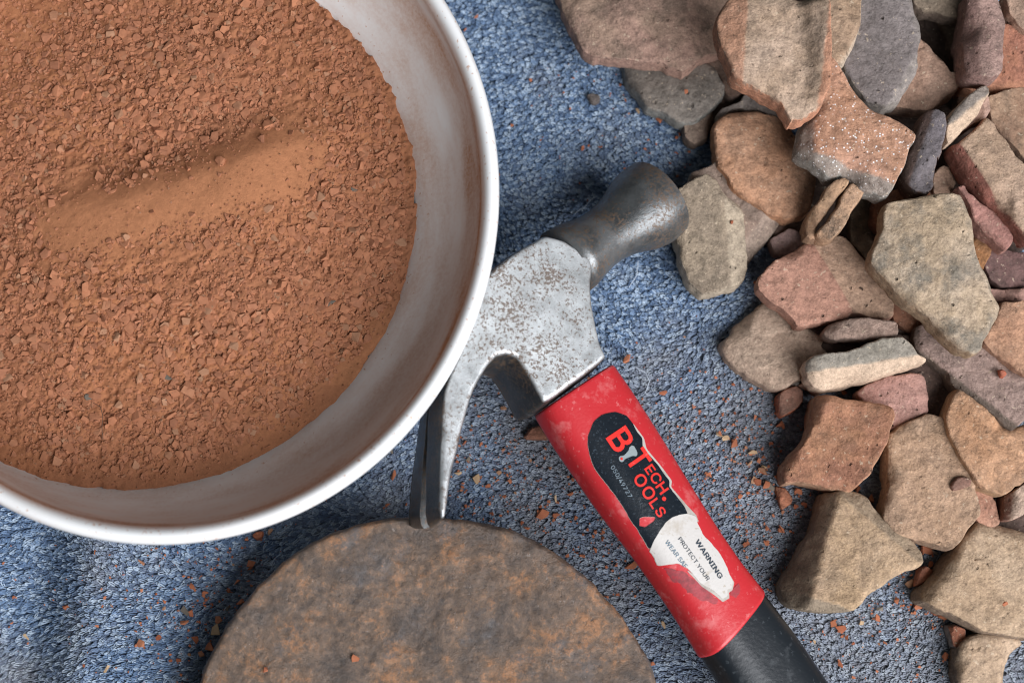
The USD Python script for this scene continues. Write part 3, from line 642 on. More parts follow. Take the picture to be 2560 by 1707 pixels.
# handle sleeve and grip: superellipse sections
CA = -TH / 2 + 0.5
jl = to_ab(px('J 105,320 130,390 180,470 250,560 330,680 410,800 520,930 620,1070 700,1180 790,1320 860,1440'), CA)
jr = to_ab(px('J 435,105 480,150 560,280 640,400 700,500 760,600 900,830 1000,980 1090,1100 1155,1175'), CA)
gl = to_ab(px('G 0,1400 100,1567'), CA); gr = to_ab(px('G 450,960 580,1090 650,1200 760,1360 900,1567'), CA)
def ext(a):  # extrapolate straight on
    a = a[np.argsort(a[:, 1])]; d0 = (a[-1] - a[-2]); d0 = d0 / d0[1]
    return np.vstack([a, a[-1] + d0 * 90])
jl, jr, gl, gr = jl[np.argsort(jl[:, 1])], jr[np.argsort(jr[:, 1])], ext(gl), ext(gr)
def sm(a, b_): return np.interp(b_, a[:, 1], a[:, 0])
def sm_s(a, bq):
    w5 = [-8, -4, 0, 4, 8]; return np.mean([sm(a, np.clip(bq + d, a[0, 1], a[-1, 1])) + 0 * bq for d in w5], 0)
PE = 3.0
def section(bq, grip=False):
    L_, R__ = (sm_s(gl, bq), sm_s(gr, bq)) if grip else (sm_s(jl, bq), sm_s(jr, bq))
    return (L_ + R__) / 2, np.abs(R__ - L_) / 2 * 0.94
HD = 9.8
def top_c(ab, grip=False):
    ctr, hw = section(ab[:, 1], grip)
    x = np.clip(np.abs(ab[:, 0] - ctr) / hw, 0, 0.985)
    return CA + HD * (1 - x ** PE) ** (1 / PE)
def loft(bs, scale, grip):
    NS = 56; a = np.arange(NS) * 2 * np.pi / NS
    V = []
    for b_, s_ in zip(bs, scale):
        ctr, hw = section(np.array([b_]), grip); hw = hw[0] * s_; hd = HD * s_
        x = np.sign(np.cos(a)) * np.abs(np.cos(a)) ** (2 / PE) * hw; y = np.sign(np.sin(a)) * np.abs(np.sin(a)) ** (2 / PE) * hd
        V.append(np.c_[ctr[0] + x, b_ - (0.0 if grip else 0.2) * sstep(np.array([b_]), b1 - 14, b1)[0] * x, CA + y])
    F = []
    for i in range(len(bs) - 1):
        for j in range(NS):
            p, q_ = i * NS + j, i * NS + (j + 1) % NS
            F += [(p, q_, q_ + NS), (p, q_ + NS, p + NS)]
    V = np.vstack(V); k0 = len(V); n_r = len(bs)
    V = np.vstack([V, V[:NS].mean(0), V[-NS:].mean(0)])
    for j in range(NS): F += [(k0, (j + 1) % NS, j), (k0 + 1, (n_r - 1) * NS + j, (n_r - 1) * NS + (j + 1) % NS)]
    V = world(V); F = np.array(F)
    if trimesh.Trimesh(V, F, process=False).volume < 0: F = F[:, ::-1]
    return V, F
b0 = to_ab(px('J 298,206'), -2)[0, 1] + 0.4
b1 = to_ab(px('J 1020,1330'), -2)[0, 1]
bs = np.r_[b0, b0 + 0.5, b0 + 1.2, np.linspace(b0 + 4, b1 - 4, 40), b1 - 1.2, b1 - 0.4, b1]
sc = np.r_[0.965, 0.99, 1.0, np.full(40, 1.0), 1.01, 1.0, 0.97]
sl = loft(bs, sc, False)
sl[0][:] += 0.12 * fb(sl[0], 0.5, 3, 95)[:, None] * n_
obj('sleeve', sl, M_RED, hammer, smooth=True)
bs = np.r_[b1 - 3, np.linspace(b1 - 2, b1 + 75, 40)]
obj('grip', loft(bs, np.full(41, 0.965), True), M_GRIP, hammer, smooth=True)

def decal(poly_ab, lift, step=0.7):
    """thin sheet hugging the sleeve."""
    poly = poly_ab.buffer(0); polys = getattr(poly, 'geoms', [poly])
    VV, FF, o = [], [], 0
    for g in polys:
        if g.area < 0.05: continue
        P = [resample(g.exterior, step * 0.6)] + [resample(i, step * 0.6) for i in g.interiors if i.length > 0.5]
        x0, y0, x1, y1 = g.bounds
        X, Y = np.meshgrid(np.arange(x0, x1, step), np.arange(y0, y1, step)); G = np.c_[X.ravel(), Y.ravel()]
        inn = g.buffer(-step * 0.4)
        if not inn.is_empty: P.append(G[shapely.contains_xy(inn, G[:, 0], G[:, 1])])
        P = np.vstack(P); tri = Delaunay(P).simplices; c = P[tri].mean(1)
        tri = tri[shapely.contains_xy(g.buffer(0.02), c[:, 0], c[:, 1])]
        e1, e2 = P[tri[:, 1]] - P[tri[:, 0]], P[tri[:, 2]] - P[tri[:, 0]]
        ar = e1[:, 0] * e2[:, 1] - e1[:, 1] * e2[:, 0]
        tri[ar > 0] = tri[ar > 0][:, ::-1]      # (a, b) is left-handed seen from outside
        VV.append(np.c_[P, top_c(P) + lift]); FF.append(tri + o); o += len(P)
    return world(np.vstack(VV)), np.vstack(FF)
CT = -1.2
black = to_ab(px('K 115,290 110,220 150,110 220,50 330,28 420,60 470,120 500,190 545,240 550,320 620,400 690,480 730,540 770,590 765,640 830,720 890,800 920,860 860,865 790,890 730,940 690,1000 660,1070 645,1140 560,1010 470,880 360,710 250,570 180,470 140,380'), CT)
tear = to_ab(px('K 535,890 560,880 660,885 650,920 590,965 545,950'), CT)
white = to_ab(px('K 920,860 985,880 1000,940 1040,1030 1130,1120 1190,1200 1235,1290 1260,1360 1285,1420 1270,1470 1240,1480 1245,1530 1200,1560 1150,1500 1060,1450 1000,1400 930,1310 850,1260 720,1270 690,1210 645,1150 660,1070 690,1000 730,940 790,890 860,865'), CT)
def ragged(p, amp, seed):
    g = Polygon(chaikin(p, 1)).buffer(0); b_ = resample(g.exterior, 0.5)
    return Polygon(b_ + amp * np.c_[fb(b_, 0.8, 3, seed), fb(b_, 0.8, 3, seed + 1)]).buffer(0)
pb = ragged(black, 0.12, 1).difference(ragged(tear, 0.2, 3)); pw_ = ragged(white, 0.22, 5)
torn = pb.union(pw_).buffer(0.05).union(Polygon(chaikin(to_ab(px('K 470,120 560,240 580,330 700,470 790,590 780,640 850,720 920,800 990,870 1010,930 930,870 890,800 760,640 725,540 540,320 500,190'), CT), 1)).buffer(0.1)).buffer(0).difference(ragged(tear, 0.2, 3).buffer(-0.3))
torn = torn.union(Polygon(to_ab(px('K 1260,1360 1295,1420 1280,1480 1250,1500 1255,1545 1205,1575 1140,1520 1040,1450 925,1325 1000,1390 1150,1490 1240,1480'), CT)).buffer(0.15)).buffer(0)
backing = obj('sticker_backing', decal(torn, 0.10), M_TORN, hammer, smooth=True)
st_b = obj('label_sticker', decal(pb, 0.22), M_STBLACK, hammer, smooth=True); tag(st_b, 'black torn sticker with red lettering')
st_w = obj('label_sticker', decal(pw_, 0.26), M_STWHITE, hammer, smooth=True); tag(st_w, 'white torn warning sticker')
for k_, t_ in enumerate(['J 725,1036 790,1052 850,1102 900,1142 952,1192 930,1206 870,1186 800,1128 745,1080', 'J 1010,1130 1040,1110 1050,1150 1025,1175 1000,1165']):
    obj('grime_patch', decal(ragged(to_ab(px(t_), CT), 0.9, 40 + k_), 0.07, 0.6), M_GRIME, hammer, smooth=True)
# white glyph work: glyphs are built flat in (b, a) and wrapped on the sleeve
def glyphs(parent, name, text, p0, p1, height_px, m_, bold=False, fit=True, lift=0.4):
    """text from photo point p0 to p1 along the middle of its line."""
    q0, q1 = to_ab(np.array([p0, p1]), CT)
    t = meshkit.text_mesh(text, 1.0, 0.02, bold)
    v = np.array(t.vertices); f = np.array(t.faces)
    keep = np.abs(v[f][:, :, 2] - 0.02).max(1) < 1e-6          # front faces only
    f = f[keep]; us = np.unique(f); r2 = np.full(len(v), -1); r2[us] = np.arange(len(us)); v, f = v[us], r2[f]
    v, f = trimesh.remesh.subdivide_to_size(v, f, 0.5)
    d = q1 - q0; L = np.linalg.norm(d); d /= L; up = np.array([d[1], -d[0]])
    if up[0] < 0: up = -up
    x = (v[:, 0] - v[:, 0].min()) / (np.ptp(v[:, 0]) + 1e-9) * L
    h = height_px * W_VIEW / 2560 * 0.93
    y = (v[:, 1] - (v[:, 1].min() + v[:, 1].max()) / 2) / np.ptp(v[:, 1]) * h
    ab = q0 + x[:, None] * d + y[:, None] * up
    e1, e2 = ab[f[:, 1]] - ab[f[:, 0]], ab[f[:, 2]] - ab[f[:, 0]]
    ar = e1[:, 0] * e2[:, 1] - e1[:, 1] * e2[:, 0]
    f = np.where((ar > 0)[:, None], f[:, ::-1], f)
    return obj(name, (world(np.c_[ab, top_c(ab) + lift]), f), m_, parent, smooth=True)
def P_(t): return tuple(px(t)[0])
def ch(c, ctr, wpx, hpx, m_=M_STRED, ang=56.5, bold=True):
    c0 = px(ctr)[0]; d = np.array([math.cos(math.radians(ang)), math.sin(math.radians(ang))]) * wpx / 2
    glyphs(st_b, 'letter', c, tuple(c0 - d), tuple(c0 + d), hpx, m_, bold)
ch('B', 'M 375,415', 48, 65); ch('T', 'M 690,770', 42, 62)
ch('E', 'M 895,945', 19, 27); ch('C', 'M 1000,1100', 26, 29); ch('H', 'M 1110,1275', 25, 29); ch('.', 'M 1145,1468', 11, 11)
ch('O', 'M 730,1140', 31, 33); ch('O', 'M 872,1362', 31, 33); ch('L', 'K 645,775', 19, 27); ch('S', 'K 693,845', 22, 27)
icon = ragged(to_ab(px('M 520,560 570,515 610,530 665,630 670,690 640,715 590,700 440,765 420,810 380,815 345,780 340,730 365,705 430,700 520,600'), CT), 0.02, 9)
obj('emblem', decal(icon, 0.4, 0.5), M_SILVER, st_b, smooth=True)
dotp = to_ab([P_('M 390,757')], CT)[0]
obj('emblem_dot', decal(Point(*dotp).buffer(0.42), 0.5, 0.3), M_STRED, st_b, smooth=True)
glyphs(st_b, 'lettering', '050/49727', P_('K 302,468'), P_('K 455,722'), 12, M_WHITEPR)
glyphs(st_w, 'lettering', 'WARNING', P_('N 885,390'), P_('N 1365,1125'), 14, M_PRINT, True)
glyphs(st_w, 'lettering', 'PROTECT YOUR', P_('N 545,345'), P_('N 1115,1165'), 11, M_PRINT)
glyphs(st_w, 'lettering', 'WEAR SAF', P_('N 305,400'), P_('N 690,915'), 11, M_PRINTFADE)

# ------------------------------------------------------------------ pottery sherds
def sherd(label, outline, z, slope, mats, curv=(0, 0, 0), thick=9, creases='', bevel=0.35, edge=0.42, amp=0.5, taper=0.0, group=None, bulge=0.3, rounds=1, name='pottery_sherd', dent=None, drop=0.6, cat='sherd'):
    """outline: photo outline of the piece; z: height of its middle; slope: rise per mm towards picture right and picture up;
    creases: 'p q fall break;...' - the side on the right hand of p -> q falls away."""
    p = px(outline); q = on_z(p, z)[:, :2]; c = Polygon(q).buffer(0).centroid; c = np.array([c.x, c.y])
    rt = np.random.default_rng(900 + _used.get(('/World', name), 0)); slope = (slope[0] * 1.5 + rt.uniform(-0.06, 0.06), slope[1] * 1.5 + rt.uniform(-0.06, 0.06))
    a = math.radians(curv[0]); ca, sa = math.cos(a), math.sin(a)
    cr = []
    for item in filter(None, creases.split(';')):
        *pp, fall, brk = item.split()
        P2 = on_z(px(' '.join(pp)), z)[:, :2]; d = P2[1] - P2[0]; d /= np.linalg.norm(d)
        cr.append((P2[0], np.array([d[1], -d[0]]), float(fall) * 1.35, float(brk)))
    def plane(P):
        r = P - c
        U, V = r[:, 0] * ca + r[:, 1] * sa, -r[:, 0] * sa + r[:, 1] * ca
        zz = z + slope[0] * r[:, 0] + slope[1] * r[:, 1] + 0.5 * curv[1] * U * U + 0.5 * curv[2] * V * V
        for o, nrm, fall, _ in cr:
            s_ = (P - o) @ nrm + 0.35 * fb(P, 0.35, 2, 17)
            zz = zz - fall * np.logaddexp(0, s_ / 0.5) * 0.5
        if dent is not None:
            for dp, rad, dep in dent:
                dq = on_z(px(dp), z)[0, :2]; zz = zz - dep * np.exp(-((P - dq) ** 2).sum(1) / rad ** 2)
        return zz
    def mask_fn(P):
        mk = np.zeros(len(P))
        for o, nrm, fall, brk in cr:
            if brk: mk = np.maximum(mk, brk * sstep((P - o) @ nrm + 0.4 * fb(P, 0.35, 2, 17), -0.3, 0.6))
        return mk
    for _ in range(3): q = on_z(p, plane(q))[:, :2]
    nS = _used.get(('/World', name), 0)
    v, f, mk = slab(q, plane, thick, bevel=bevel, step=0.85, nchip=9, seed=200 + 13 * nS, edge=edge, taper=taper, bulge=bulge, topamp=amp, rounds=rounds, mask_fn=mask_fn, drop=drop)
    floor = 0.3
    v[:, 2] = np.where(v[:, 2] < floor, floor + 0.02 * (v[:, 2] - floor), v[:, 2])
    sm_ = trimesh.graph.smooth_shade(trimesh.Trimesh(v, f, process=False), angle=math.radians(24), facet_minarea=None)
    mk = mk[cKDTree(v).query(np.array(sm_.vertices))[1]]; v, f = np.array(sm_.vertices), np.array(sm_.faces)
    pr = obj(name, (v, f), clay(*mats[:3], **(mats[3] if len(mats) > 3 else {})), None, True, mk)
    return tag(pr, label, cat, group)

BUFF = ('a98b6d', '97805f', '8f7a62'); CREAM = ('b39a7d', 'a1896b', '8d8270'); PINK = ('a5745a', 'b08568', '98755f')
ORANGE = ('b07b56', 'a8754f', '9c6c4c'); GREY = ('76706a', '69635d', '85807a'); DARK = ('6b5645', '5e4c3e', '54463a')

# --- bottom of the pile, in shade
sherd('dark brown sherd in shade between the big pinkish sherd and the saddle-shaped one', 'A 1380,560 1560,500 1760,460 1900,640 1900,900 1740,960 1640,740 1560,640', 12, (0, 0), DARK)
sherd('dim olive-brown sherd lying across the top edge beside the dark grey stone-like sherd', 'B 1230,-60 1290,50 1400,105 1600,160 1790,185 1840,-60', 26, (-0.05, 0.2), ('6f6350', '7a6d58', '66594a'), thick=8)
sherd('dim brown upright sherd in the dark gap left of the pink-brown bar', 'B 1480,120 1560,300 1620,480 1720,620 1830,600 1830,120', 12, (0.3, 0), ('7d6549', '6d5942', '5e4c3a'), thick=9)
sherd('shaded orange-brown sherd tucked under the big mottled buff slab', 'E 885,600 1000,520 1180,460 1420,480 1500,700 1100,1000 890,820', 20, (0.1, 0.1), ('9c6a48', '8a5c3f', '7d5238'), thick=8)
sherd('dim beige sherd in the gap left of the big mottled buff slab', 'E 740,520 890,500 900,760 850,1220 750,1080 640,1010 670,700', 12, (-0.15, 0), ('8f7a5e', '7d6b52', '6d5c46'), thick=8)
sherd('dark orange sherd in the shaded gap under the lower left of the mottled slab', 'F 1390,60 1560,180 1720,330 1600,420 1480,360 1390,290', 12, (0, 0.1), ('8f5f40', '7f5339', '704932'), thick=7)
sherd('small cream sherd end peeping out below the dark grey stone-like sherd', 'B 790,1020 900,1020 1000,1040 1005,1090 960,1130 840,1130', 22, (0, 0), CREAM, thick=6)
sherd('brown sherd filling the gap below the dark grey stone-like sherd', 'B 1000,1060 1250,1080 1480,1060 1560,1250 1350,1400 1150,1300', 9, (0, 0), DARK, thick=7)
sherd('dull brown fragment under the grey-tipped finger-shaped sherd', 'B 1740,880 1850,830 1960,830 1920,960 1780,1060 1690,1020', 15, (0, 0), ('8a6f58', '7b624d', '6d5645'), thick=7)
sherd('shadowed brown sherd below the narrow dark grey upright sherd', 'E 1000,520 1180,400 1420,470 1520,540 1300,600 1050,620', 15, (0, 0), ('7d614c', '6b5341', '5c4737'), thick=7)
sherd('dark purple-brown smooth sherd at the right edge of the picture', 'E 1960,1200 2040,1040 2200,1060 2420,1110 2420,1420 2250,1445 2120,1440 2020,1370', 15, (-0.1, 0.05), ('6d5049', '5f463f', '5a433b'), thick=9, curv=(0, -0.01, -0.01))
sherd('thin pink sherd edge at the right border above the orange pitted sherd', 'F 2080,60 2200,70 2420,50 2420,150 2200,135 2120,150', 16, (0, 0.1), ('a98270', '9c7765', '8f6c5a'), thick=6)
sherd('pinkish buff sherd piece under the big buff sherd by the right border', 'G 1960,110 2100,150 2150,230 2190,390 2100,420 2000,360', 14, (0, 0), PINK, thick=7)
sherd('brown and cream sherd standing at the right border below the orange pitted sherd', 'G 2185,380 2195,180 2290,140 2420,60 2420,280 2290,370', 20, (0.1, 0.1), ('b59b82', 'a78d74', '7b5746'), thick=9, creases='G 2290,140 2270,370 1.2 1')
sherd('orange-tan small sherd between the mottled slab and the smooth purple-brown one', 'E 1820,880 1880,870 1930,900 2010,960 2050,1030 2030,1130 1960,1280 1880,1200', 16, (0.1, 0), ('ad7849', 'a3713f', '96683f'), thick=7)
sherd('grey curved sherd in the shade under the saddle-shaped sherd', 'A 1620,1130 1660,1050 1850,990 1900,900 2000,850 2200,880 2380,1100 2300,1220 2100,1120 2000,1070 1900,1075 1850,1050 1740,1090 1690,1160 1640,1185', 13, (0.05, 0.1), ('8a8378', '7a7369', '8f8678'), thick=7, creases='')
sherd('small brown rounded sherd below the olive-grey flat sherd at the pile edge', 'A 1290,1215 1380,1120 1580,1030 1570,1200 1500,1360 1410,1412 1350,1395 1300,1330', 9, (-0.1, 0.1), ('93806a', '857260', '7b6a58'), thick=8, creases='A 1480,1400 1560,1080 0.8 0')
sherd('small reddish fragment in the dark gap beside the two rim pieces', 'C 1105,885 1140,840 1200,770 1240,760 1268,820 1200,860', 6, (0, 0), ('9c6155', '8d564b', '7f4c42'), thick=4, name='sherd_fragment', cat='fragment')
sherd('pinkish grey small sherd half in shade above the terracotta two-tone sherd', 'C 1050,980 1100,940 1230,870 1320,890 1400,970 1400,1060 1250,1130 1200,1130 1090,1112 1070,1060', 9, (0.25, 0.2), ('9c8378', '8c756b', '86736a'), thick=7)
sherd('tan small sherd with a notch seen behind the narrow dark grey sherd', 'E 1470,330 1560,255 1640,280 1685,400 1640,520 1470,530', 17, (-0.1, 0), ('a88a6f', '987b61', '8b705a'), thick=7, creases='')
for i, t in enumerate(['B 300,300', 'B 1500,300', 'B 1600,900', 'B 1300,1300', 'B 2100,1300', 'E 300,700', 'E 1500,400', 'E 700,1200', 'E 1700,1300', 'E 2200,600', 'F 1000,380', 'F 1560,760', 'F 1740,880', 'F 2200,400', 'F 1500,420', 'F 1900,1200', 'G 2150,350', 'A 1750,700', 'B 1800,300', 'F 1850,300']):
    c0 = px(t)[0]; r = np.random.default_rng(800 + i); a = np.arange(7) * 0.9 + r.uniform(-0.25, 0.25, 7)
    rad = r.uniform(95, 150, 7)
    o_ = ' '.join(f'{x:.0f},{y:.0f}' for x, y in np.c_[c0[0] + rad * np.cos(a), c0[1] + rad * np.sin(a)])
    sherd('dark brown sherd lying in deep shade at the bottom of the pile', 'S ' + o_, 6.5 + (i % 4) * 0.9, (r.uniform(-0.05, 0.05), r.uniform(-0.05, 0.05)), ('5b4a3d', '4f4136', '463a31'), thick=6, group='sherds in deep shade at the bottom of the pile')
# --- middle layer
sherd('olive-grey smooth flat sherd under the pinkish sherd at the edge of the pile', 'A 640,520 690,640 740,770 800,880 870,960 930,1050 1040,1080 1120,1100 1180,1140 1220,1185 1310,1200 1420,1170 1530,1090 1620,1010 1680,930 1698,860 1640,740 1560,560 1400,480', 13, (0.02, -0.06), ('827b6d', '757064', '7d8076'), thick=9, curv=(30, -0.012, -0.012), bevel=0.8, creases='A 720,600 930,1050 1.2 0.3')
sherd('brown-tan sherd in partial shade beneath the dark grey stone-like sherd', 'B 1250,300 1420,440 1560,560 1640,690 1738,715 1732,830 1690,915 1600,965 1450,1080 1250,1082 1130,1060 1000,1045 1000,800', 24, (0.08, 0.1), ('a3846b', '8f7058', '7c6552'), thick=9)
sherd('orange thick sherd behind the pink-brown bar near the top right corner', 'B 2080,220 2420,290 2420,860 2200,890 2040,925 1900,905 1740,860 1735,735 1950,640', 26, (0.1, 0.15), ('a06a4c', '94604a', 'a97452'), thick=12, creases='B 1800,800 2400,760 0.9 0.8')
sherd('large brown and tan mottled sherd at the right border under the orange thick sherd', 'B 2010,935 2200,880 2420,850 2420,1700 2352,1568 2250,1420 2130,1280 2060,1180 2030,1090', 22, (-0.12, 0.05), ('9a7f62', '8a6a4e', '7c664f'), thick=10)
sherd('rounded tan sherd in the top right corner', 'B 2160,-60 2190,40 2225,130 2290,235 2420,330 2420,-60', 33, (0, 0.1), ('a98c72', '9b7e66', 'a2836a'), thick=9)
sherd('orange-buff pitted sherd with a smooth face between the grey-brown and mica-flecked sherds', 'A 1590,1240 1600,1205 1680,1140 1750,1095 1900,1078 2020,1082 2200,1150 2352,1270 C 1300,0 1420,150 1510,240 1500,300 1485,500 1435,640 1385,720 1210,765 1050,720 800,560 640,420 540,250 505,110 488,0', 17, (-0.08, -0.06), ('b98d6a', 'ab7d58', 'b07f58', dict(pits=0.8)), thick=10, curv=(35, -0.006, -0.006), bevel=0.7)
sherd('grey-brown sherd with a pale pointed corner behind the olive beige one', 'C 250,330 410,262 540,195 600,195 680,240 770,340 880,420 960,470 1060,550 1180,600 1222,640 1210,710 1130,820 1060,930 980,1000 900,1080 820,1215 600,1100 350,700', 14, (0.02, 0.08), ('8f7e6c', '836f5d', 'a1937f'), thick=11, bevel=0.8, amp=0.8, creases='C 820,950 1040,620 0.5 0.6')
sherd('olive beige slab sherd touching the face of the hammer head', 'C 95,620 140,480 300,375 400,322 450,332 530,390 590,500 640,560 720,610 770,680 790,820 808,1000 822,1250 790,1350 720,1420 600,1432 470,1490 370,1512 260,1400 190,1225 150,1050 110,900', 19, (0.05, 0.06), ('94866c', '877a63', 'ada085'), thick=13, bevel=0.7, creases='C 660,1390 570,520 0.42 0.75;C 230,1300 640,1440 0.5 0')
sherd('terracotta sherd of two tones, reddish left and tan right, left of the mottled slab', 'C 930,1380 950,1310 1100,1190 1250,1090 1420,982 1500,1010 1640,950 1730,940 1790,962 1850,1040 1950,1160 2100,1360 2250,1520 F 1400,130 1395,270 1330,275 1250,265 1110,235 1040,282 900,302 740,337 690,330 640,262 560,195 480,150 410,70', 16, (0.0, 0.02), ('b08f72', 'a88769', 'a2765f', dict(soot=0.1, pits=0.8)), thick=9, creases='C 1440,960 F 1130,260 -0.12 1.15')
sherd('cream pointed sherd lying on the towel at the left edge of the pile', 'F 115,490 160,435 210,390 230,340 350,230 460,155 530,190 620,240 720,320 830,390 890,440 930,530 850,600 760,700 690,722 600,780 555,797 490,797 380,742 250,662 165,585', 10, (0.0, -0.05), ('b39c83', 'a58d74', 'a08a72', dict(soot=0.15)), thick=8, curv=(30, -0.012, -0.004), bevel=0.7, creases='F 480,170 150,500 0.4 0;F 170,470 580,780 0.6 0.3')
sherd('brown-grey long sherd with a dark broken edge sloping below the mottled slab', 'F 1545,420 1560,350 1650,300 1800,330 1950,430 2060,460 2150,550 2280,640 2420,760 2420,930 2335,1050 2270,1112 2180,1042 2080,962 1950,862 1840,782 1790,672 1690,592 1600,560 1548,500', 19, (0.05, -0.08), ('9c8576', '8f7a6b', '675c4e', dict(soot=0.1)), thick=10, creases='F 1620,500 2300,1080 0.75 1;F 1620,330 1620,620 0.6 0.8')
sherd('orange-buff sherd with a stained edge at the right border beside the mottled slab', 'F 2050,440 2110,370 2160,260 2200,160 2420,150 2420,740 2200,582', 22, (0.0, 0.0), ('b98d6a', 'b08260', 'a0795c'), thick=10, creases='')
sherd('pink speckled sherd below the long cream rim piece', 'F 1130,830 1200,772 1330,712 1480,682 1590,682 1640,712 1658,850 1662,970 1560,1012 1440,1082 1350,1130 1300,950 1180,890', 14, (0.05, -0.02), ('ad8272', 'a37868', '9c7262', dict(soot=0.1, pits=0.9)), thick=9, curv=(0, -0.008, -0.008), bevel=0.7)
sherd('large flat buff sherd with a dark chip on it, right of the concave orange-brown sherd', 'F 1350,1130 1440,1082 1570,1012 1650,982 1760,1002 1800,1080 1850,1200 1920,1310 2000,1420 G 2000,130 2042,290 2000,372 1930,452 1882,530 1830,577 1700,542 1560,512 1490,492 1400,452 1320,352 1340,250 1370,60', 18, (0.05, -0.02), ('b09070', 'a48463', '8e745b'), thick=10, taper=-0.05)
sherd('pitted orange-buff sherd at the right border under the brown-grey long sherd', 'F 1775,1000 1800,920 1830,840 1870,798 1960,850 2100,960 2260,1090 2420,1040 2420,1440 2330,1510 G 2300,112 2210,182 2100,152 2000,112 F 1965,1412 1880,1285 1800,1140', 21, (0.02, 0.0), ('b58d68', 'ad8058', 'a68560', dict(soot=0.45)), thick=11, curv=(0, -0.008, -0.006), bevel=0.7, amp=0.6)
sherd('wide pale buff sherd with dark left edge in the lower right of the pile', 'G 1860,590 1885,520 1900,480 1990,412 2040,350 2150,388 2280,430 2420,480 2420,1240 2250,1222 2100,1192 1950,1132 1830,1062 1720,1012 1600,962 1592,905 1680,830 1800,690', 15, (0.03, -0.02), ('b29a7a', 'a88e6c', '7f6d57', dict(soot=0.15)), thick=11, taper=-0.08, bevel=0.7, creases='G 2420,560 1950,440 0.5 0.2;G 1960,500 1700,930 0.8 0.7')
sherd('buff sherd with a dark scuffed left edge at the bottom right of the picture', 'G 1868,1400 1882,1320 1932,1252 2030,1202 2150,1202 2330,1232 2352,1285 2290,1332 2240,1452 2200,1660 1900,1660 1870,1520', 11, (0.02, -0.02), ('b19a7b', 'a68c6b', '6f604d', dict(soot=0.2)), thick=10, bevel=2.2, curv=(0, -0.006, 0))
# --- upper layer
sherd('big pinkish buff curved sherd with a pointed lower corner at the top of the pile', 'A 40,-80 80,-10 98,80 140,180 190,260 240,370 300,470 350,535 410,577 470,560 560,555 700,577 800,590 900,612 1000,627 1080,612 1170,657 1230,685 1282,707 1310,690 1345,662 1400,600 1500,552 1620,522 1800,480 1900,200 1850,-80', 24, (0.04, 0.06), ('a98672', '9b8169', '9f7c68', dict(soot=0.5)), thick=9, curv=(15, -0.006, -0.01), amp=0.7, creases='A 1400,520 1250,-60 0.3 0')
sherd('dull tan flat sherd with a pale sloping side between saddle-shaped and dark grey sherds', 'B 350,-60 755,-60 752,270 700,420 660,500 625,570 580,625 520,600 400,500', 37, (0.0, -0.02), ('a88d6e', '9c8163', 'b8a98f'), thick=8, creases='B 545,600 760,250 0.7 0.8')
sherd('dark grey stone-like sherd with pale worn edges near the top of the pile', 'B 640,-60 1235,-60 1272,80 1332,240 1342,380 1322,480 1318,560 1325,650 1302,720 1240,810 1180,900 1145,985 1060,1002 1000,1042 900,1012 800,982 690,832 600,690 560,560 620,300', 34, (0.03, 0.0), ('7c756f', '6f6963', '8d877c', dict(soot=0.3, sootc='55504b', pits=0.9)), thick=13, bevel=0.8, creases='B 1300,420 1190,-20 0.6 0.6;B 1060,930 1290,520 0.65 0.75', amp=0.6)
sherd('mica-flecked orange sherd with grey broken edges and a notch', 'B 420,420 480,480 530,595 600,705 690,850 820,1010 900,1080 1010,1130 1120,1185 1200,1230 1270,1280 1296,1320 1290,1370 1250,1430 1225,1510 E 1290,10 1230,100 1190,230 1140,330 1080,450 1030,522 955,557 880,522 790,492 720,467 650,420 600,372 560,332 530,352 430,352 390,302 300,247 230,212 120,142 B 120,1500 150,1350 180,1200 230,1080 300,900', 38, (0.03, -0.03), ('bb8c6d', 'b28361', '85857a', dict(mica=0.95, soot=0.15)), thick=10, bevel=0.7, edge=0.25, creases='E 320,90 1060,410 0.7 0.9;B 318,1000 E 318,100 0.8 0.85', dent=[('E 655,320', 3.2, 4.0)])
sherd('large saddle-shaped buff sherd with orange broken sides near the top of the pile', 'A 1760,-60 1700,40 1650,112 1617,200 1622,320 1662,440 1712,532 1762,652 1812,752 1900,802 2040,862 2150,932 2250,1012 2300,1092 2360,1180 B 80,1152 150,1167 220,1142 290,1082 380,1012 430,902 462,800 472,600 476,450 462,250 445,0 440,-60', 50, (0.02, 0.02), ('b19a80', 'a48b6e', 'b27a58', dict(soot=0.4)), thick=11, curv=(105, -0.004, 0.016), amp=0.9, bevel=0.7, creases='B 330,1060 400,-60 0.5 0.9;B 240,1100 170,-60 -0.45 0;A 1930,-60 1880,760 0.3 0.8')
sherd('pink-brown bar-shaped sherd with a rough broken left face at the top right', 'B 1795,-60 1795,60 1790,200 1772,400 1766,580 1782,700 1832,747 1940,745 2040,747 2120,707 2150,652 2152,480 2170,300 2182,200 2150,90 2100,-60', 38, (0.02, 0.0), ('a58778', '9b7d6f', '86695d'), thick=13, bevel=0.7, creases='B 1920,-60 1930,740 0.55 0.9;B 2060,740 2040,-60 0.3 0')
sherd('finger-shaped sherd with grey upper face and cream side at the right of the pile', 'B 1588,1200 1640,1115 1700,1040 1770,980 1850,920 1930,832 1990,815 2037,850 2022,920 1960,1010 1880,1130 1750,1270 1612,1402 1585,1310', 33, (0, 0.05), ('857d6f', '7a7366', 'bba384'), thick=9, bevel=0.7, creases='B 1590,1240 1990,920 0.45 1')
sherd('small pink-tan sherd with a broken corner under the finger-shaped one', 'B 1960,920 2005,935 2032,1080 1992,1132 1880,1202 1750,1292 1700,1260 1850,1050', 26, (0.1, 0.1), ('a98b78', '9c7e6b', '9a765f'), thick=7)
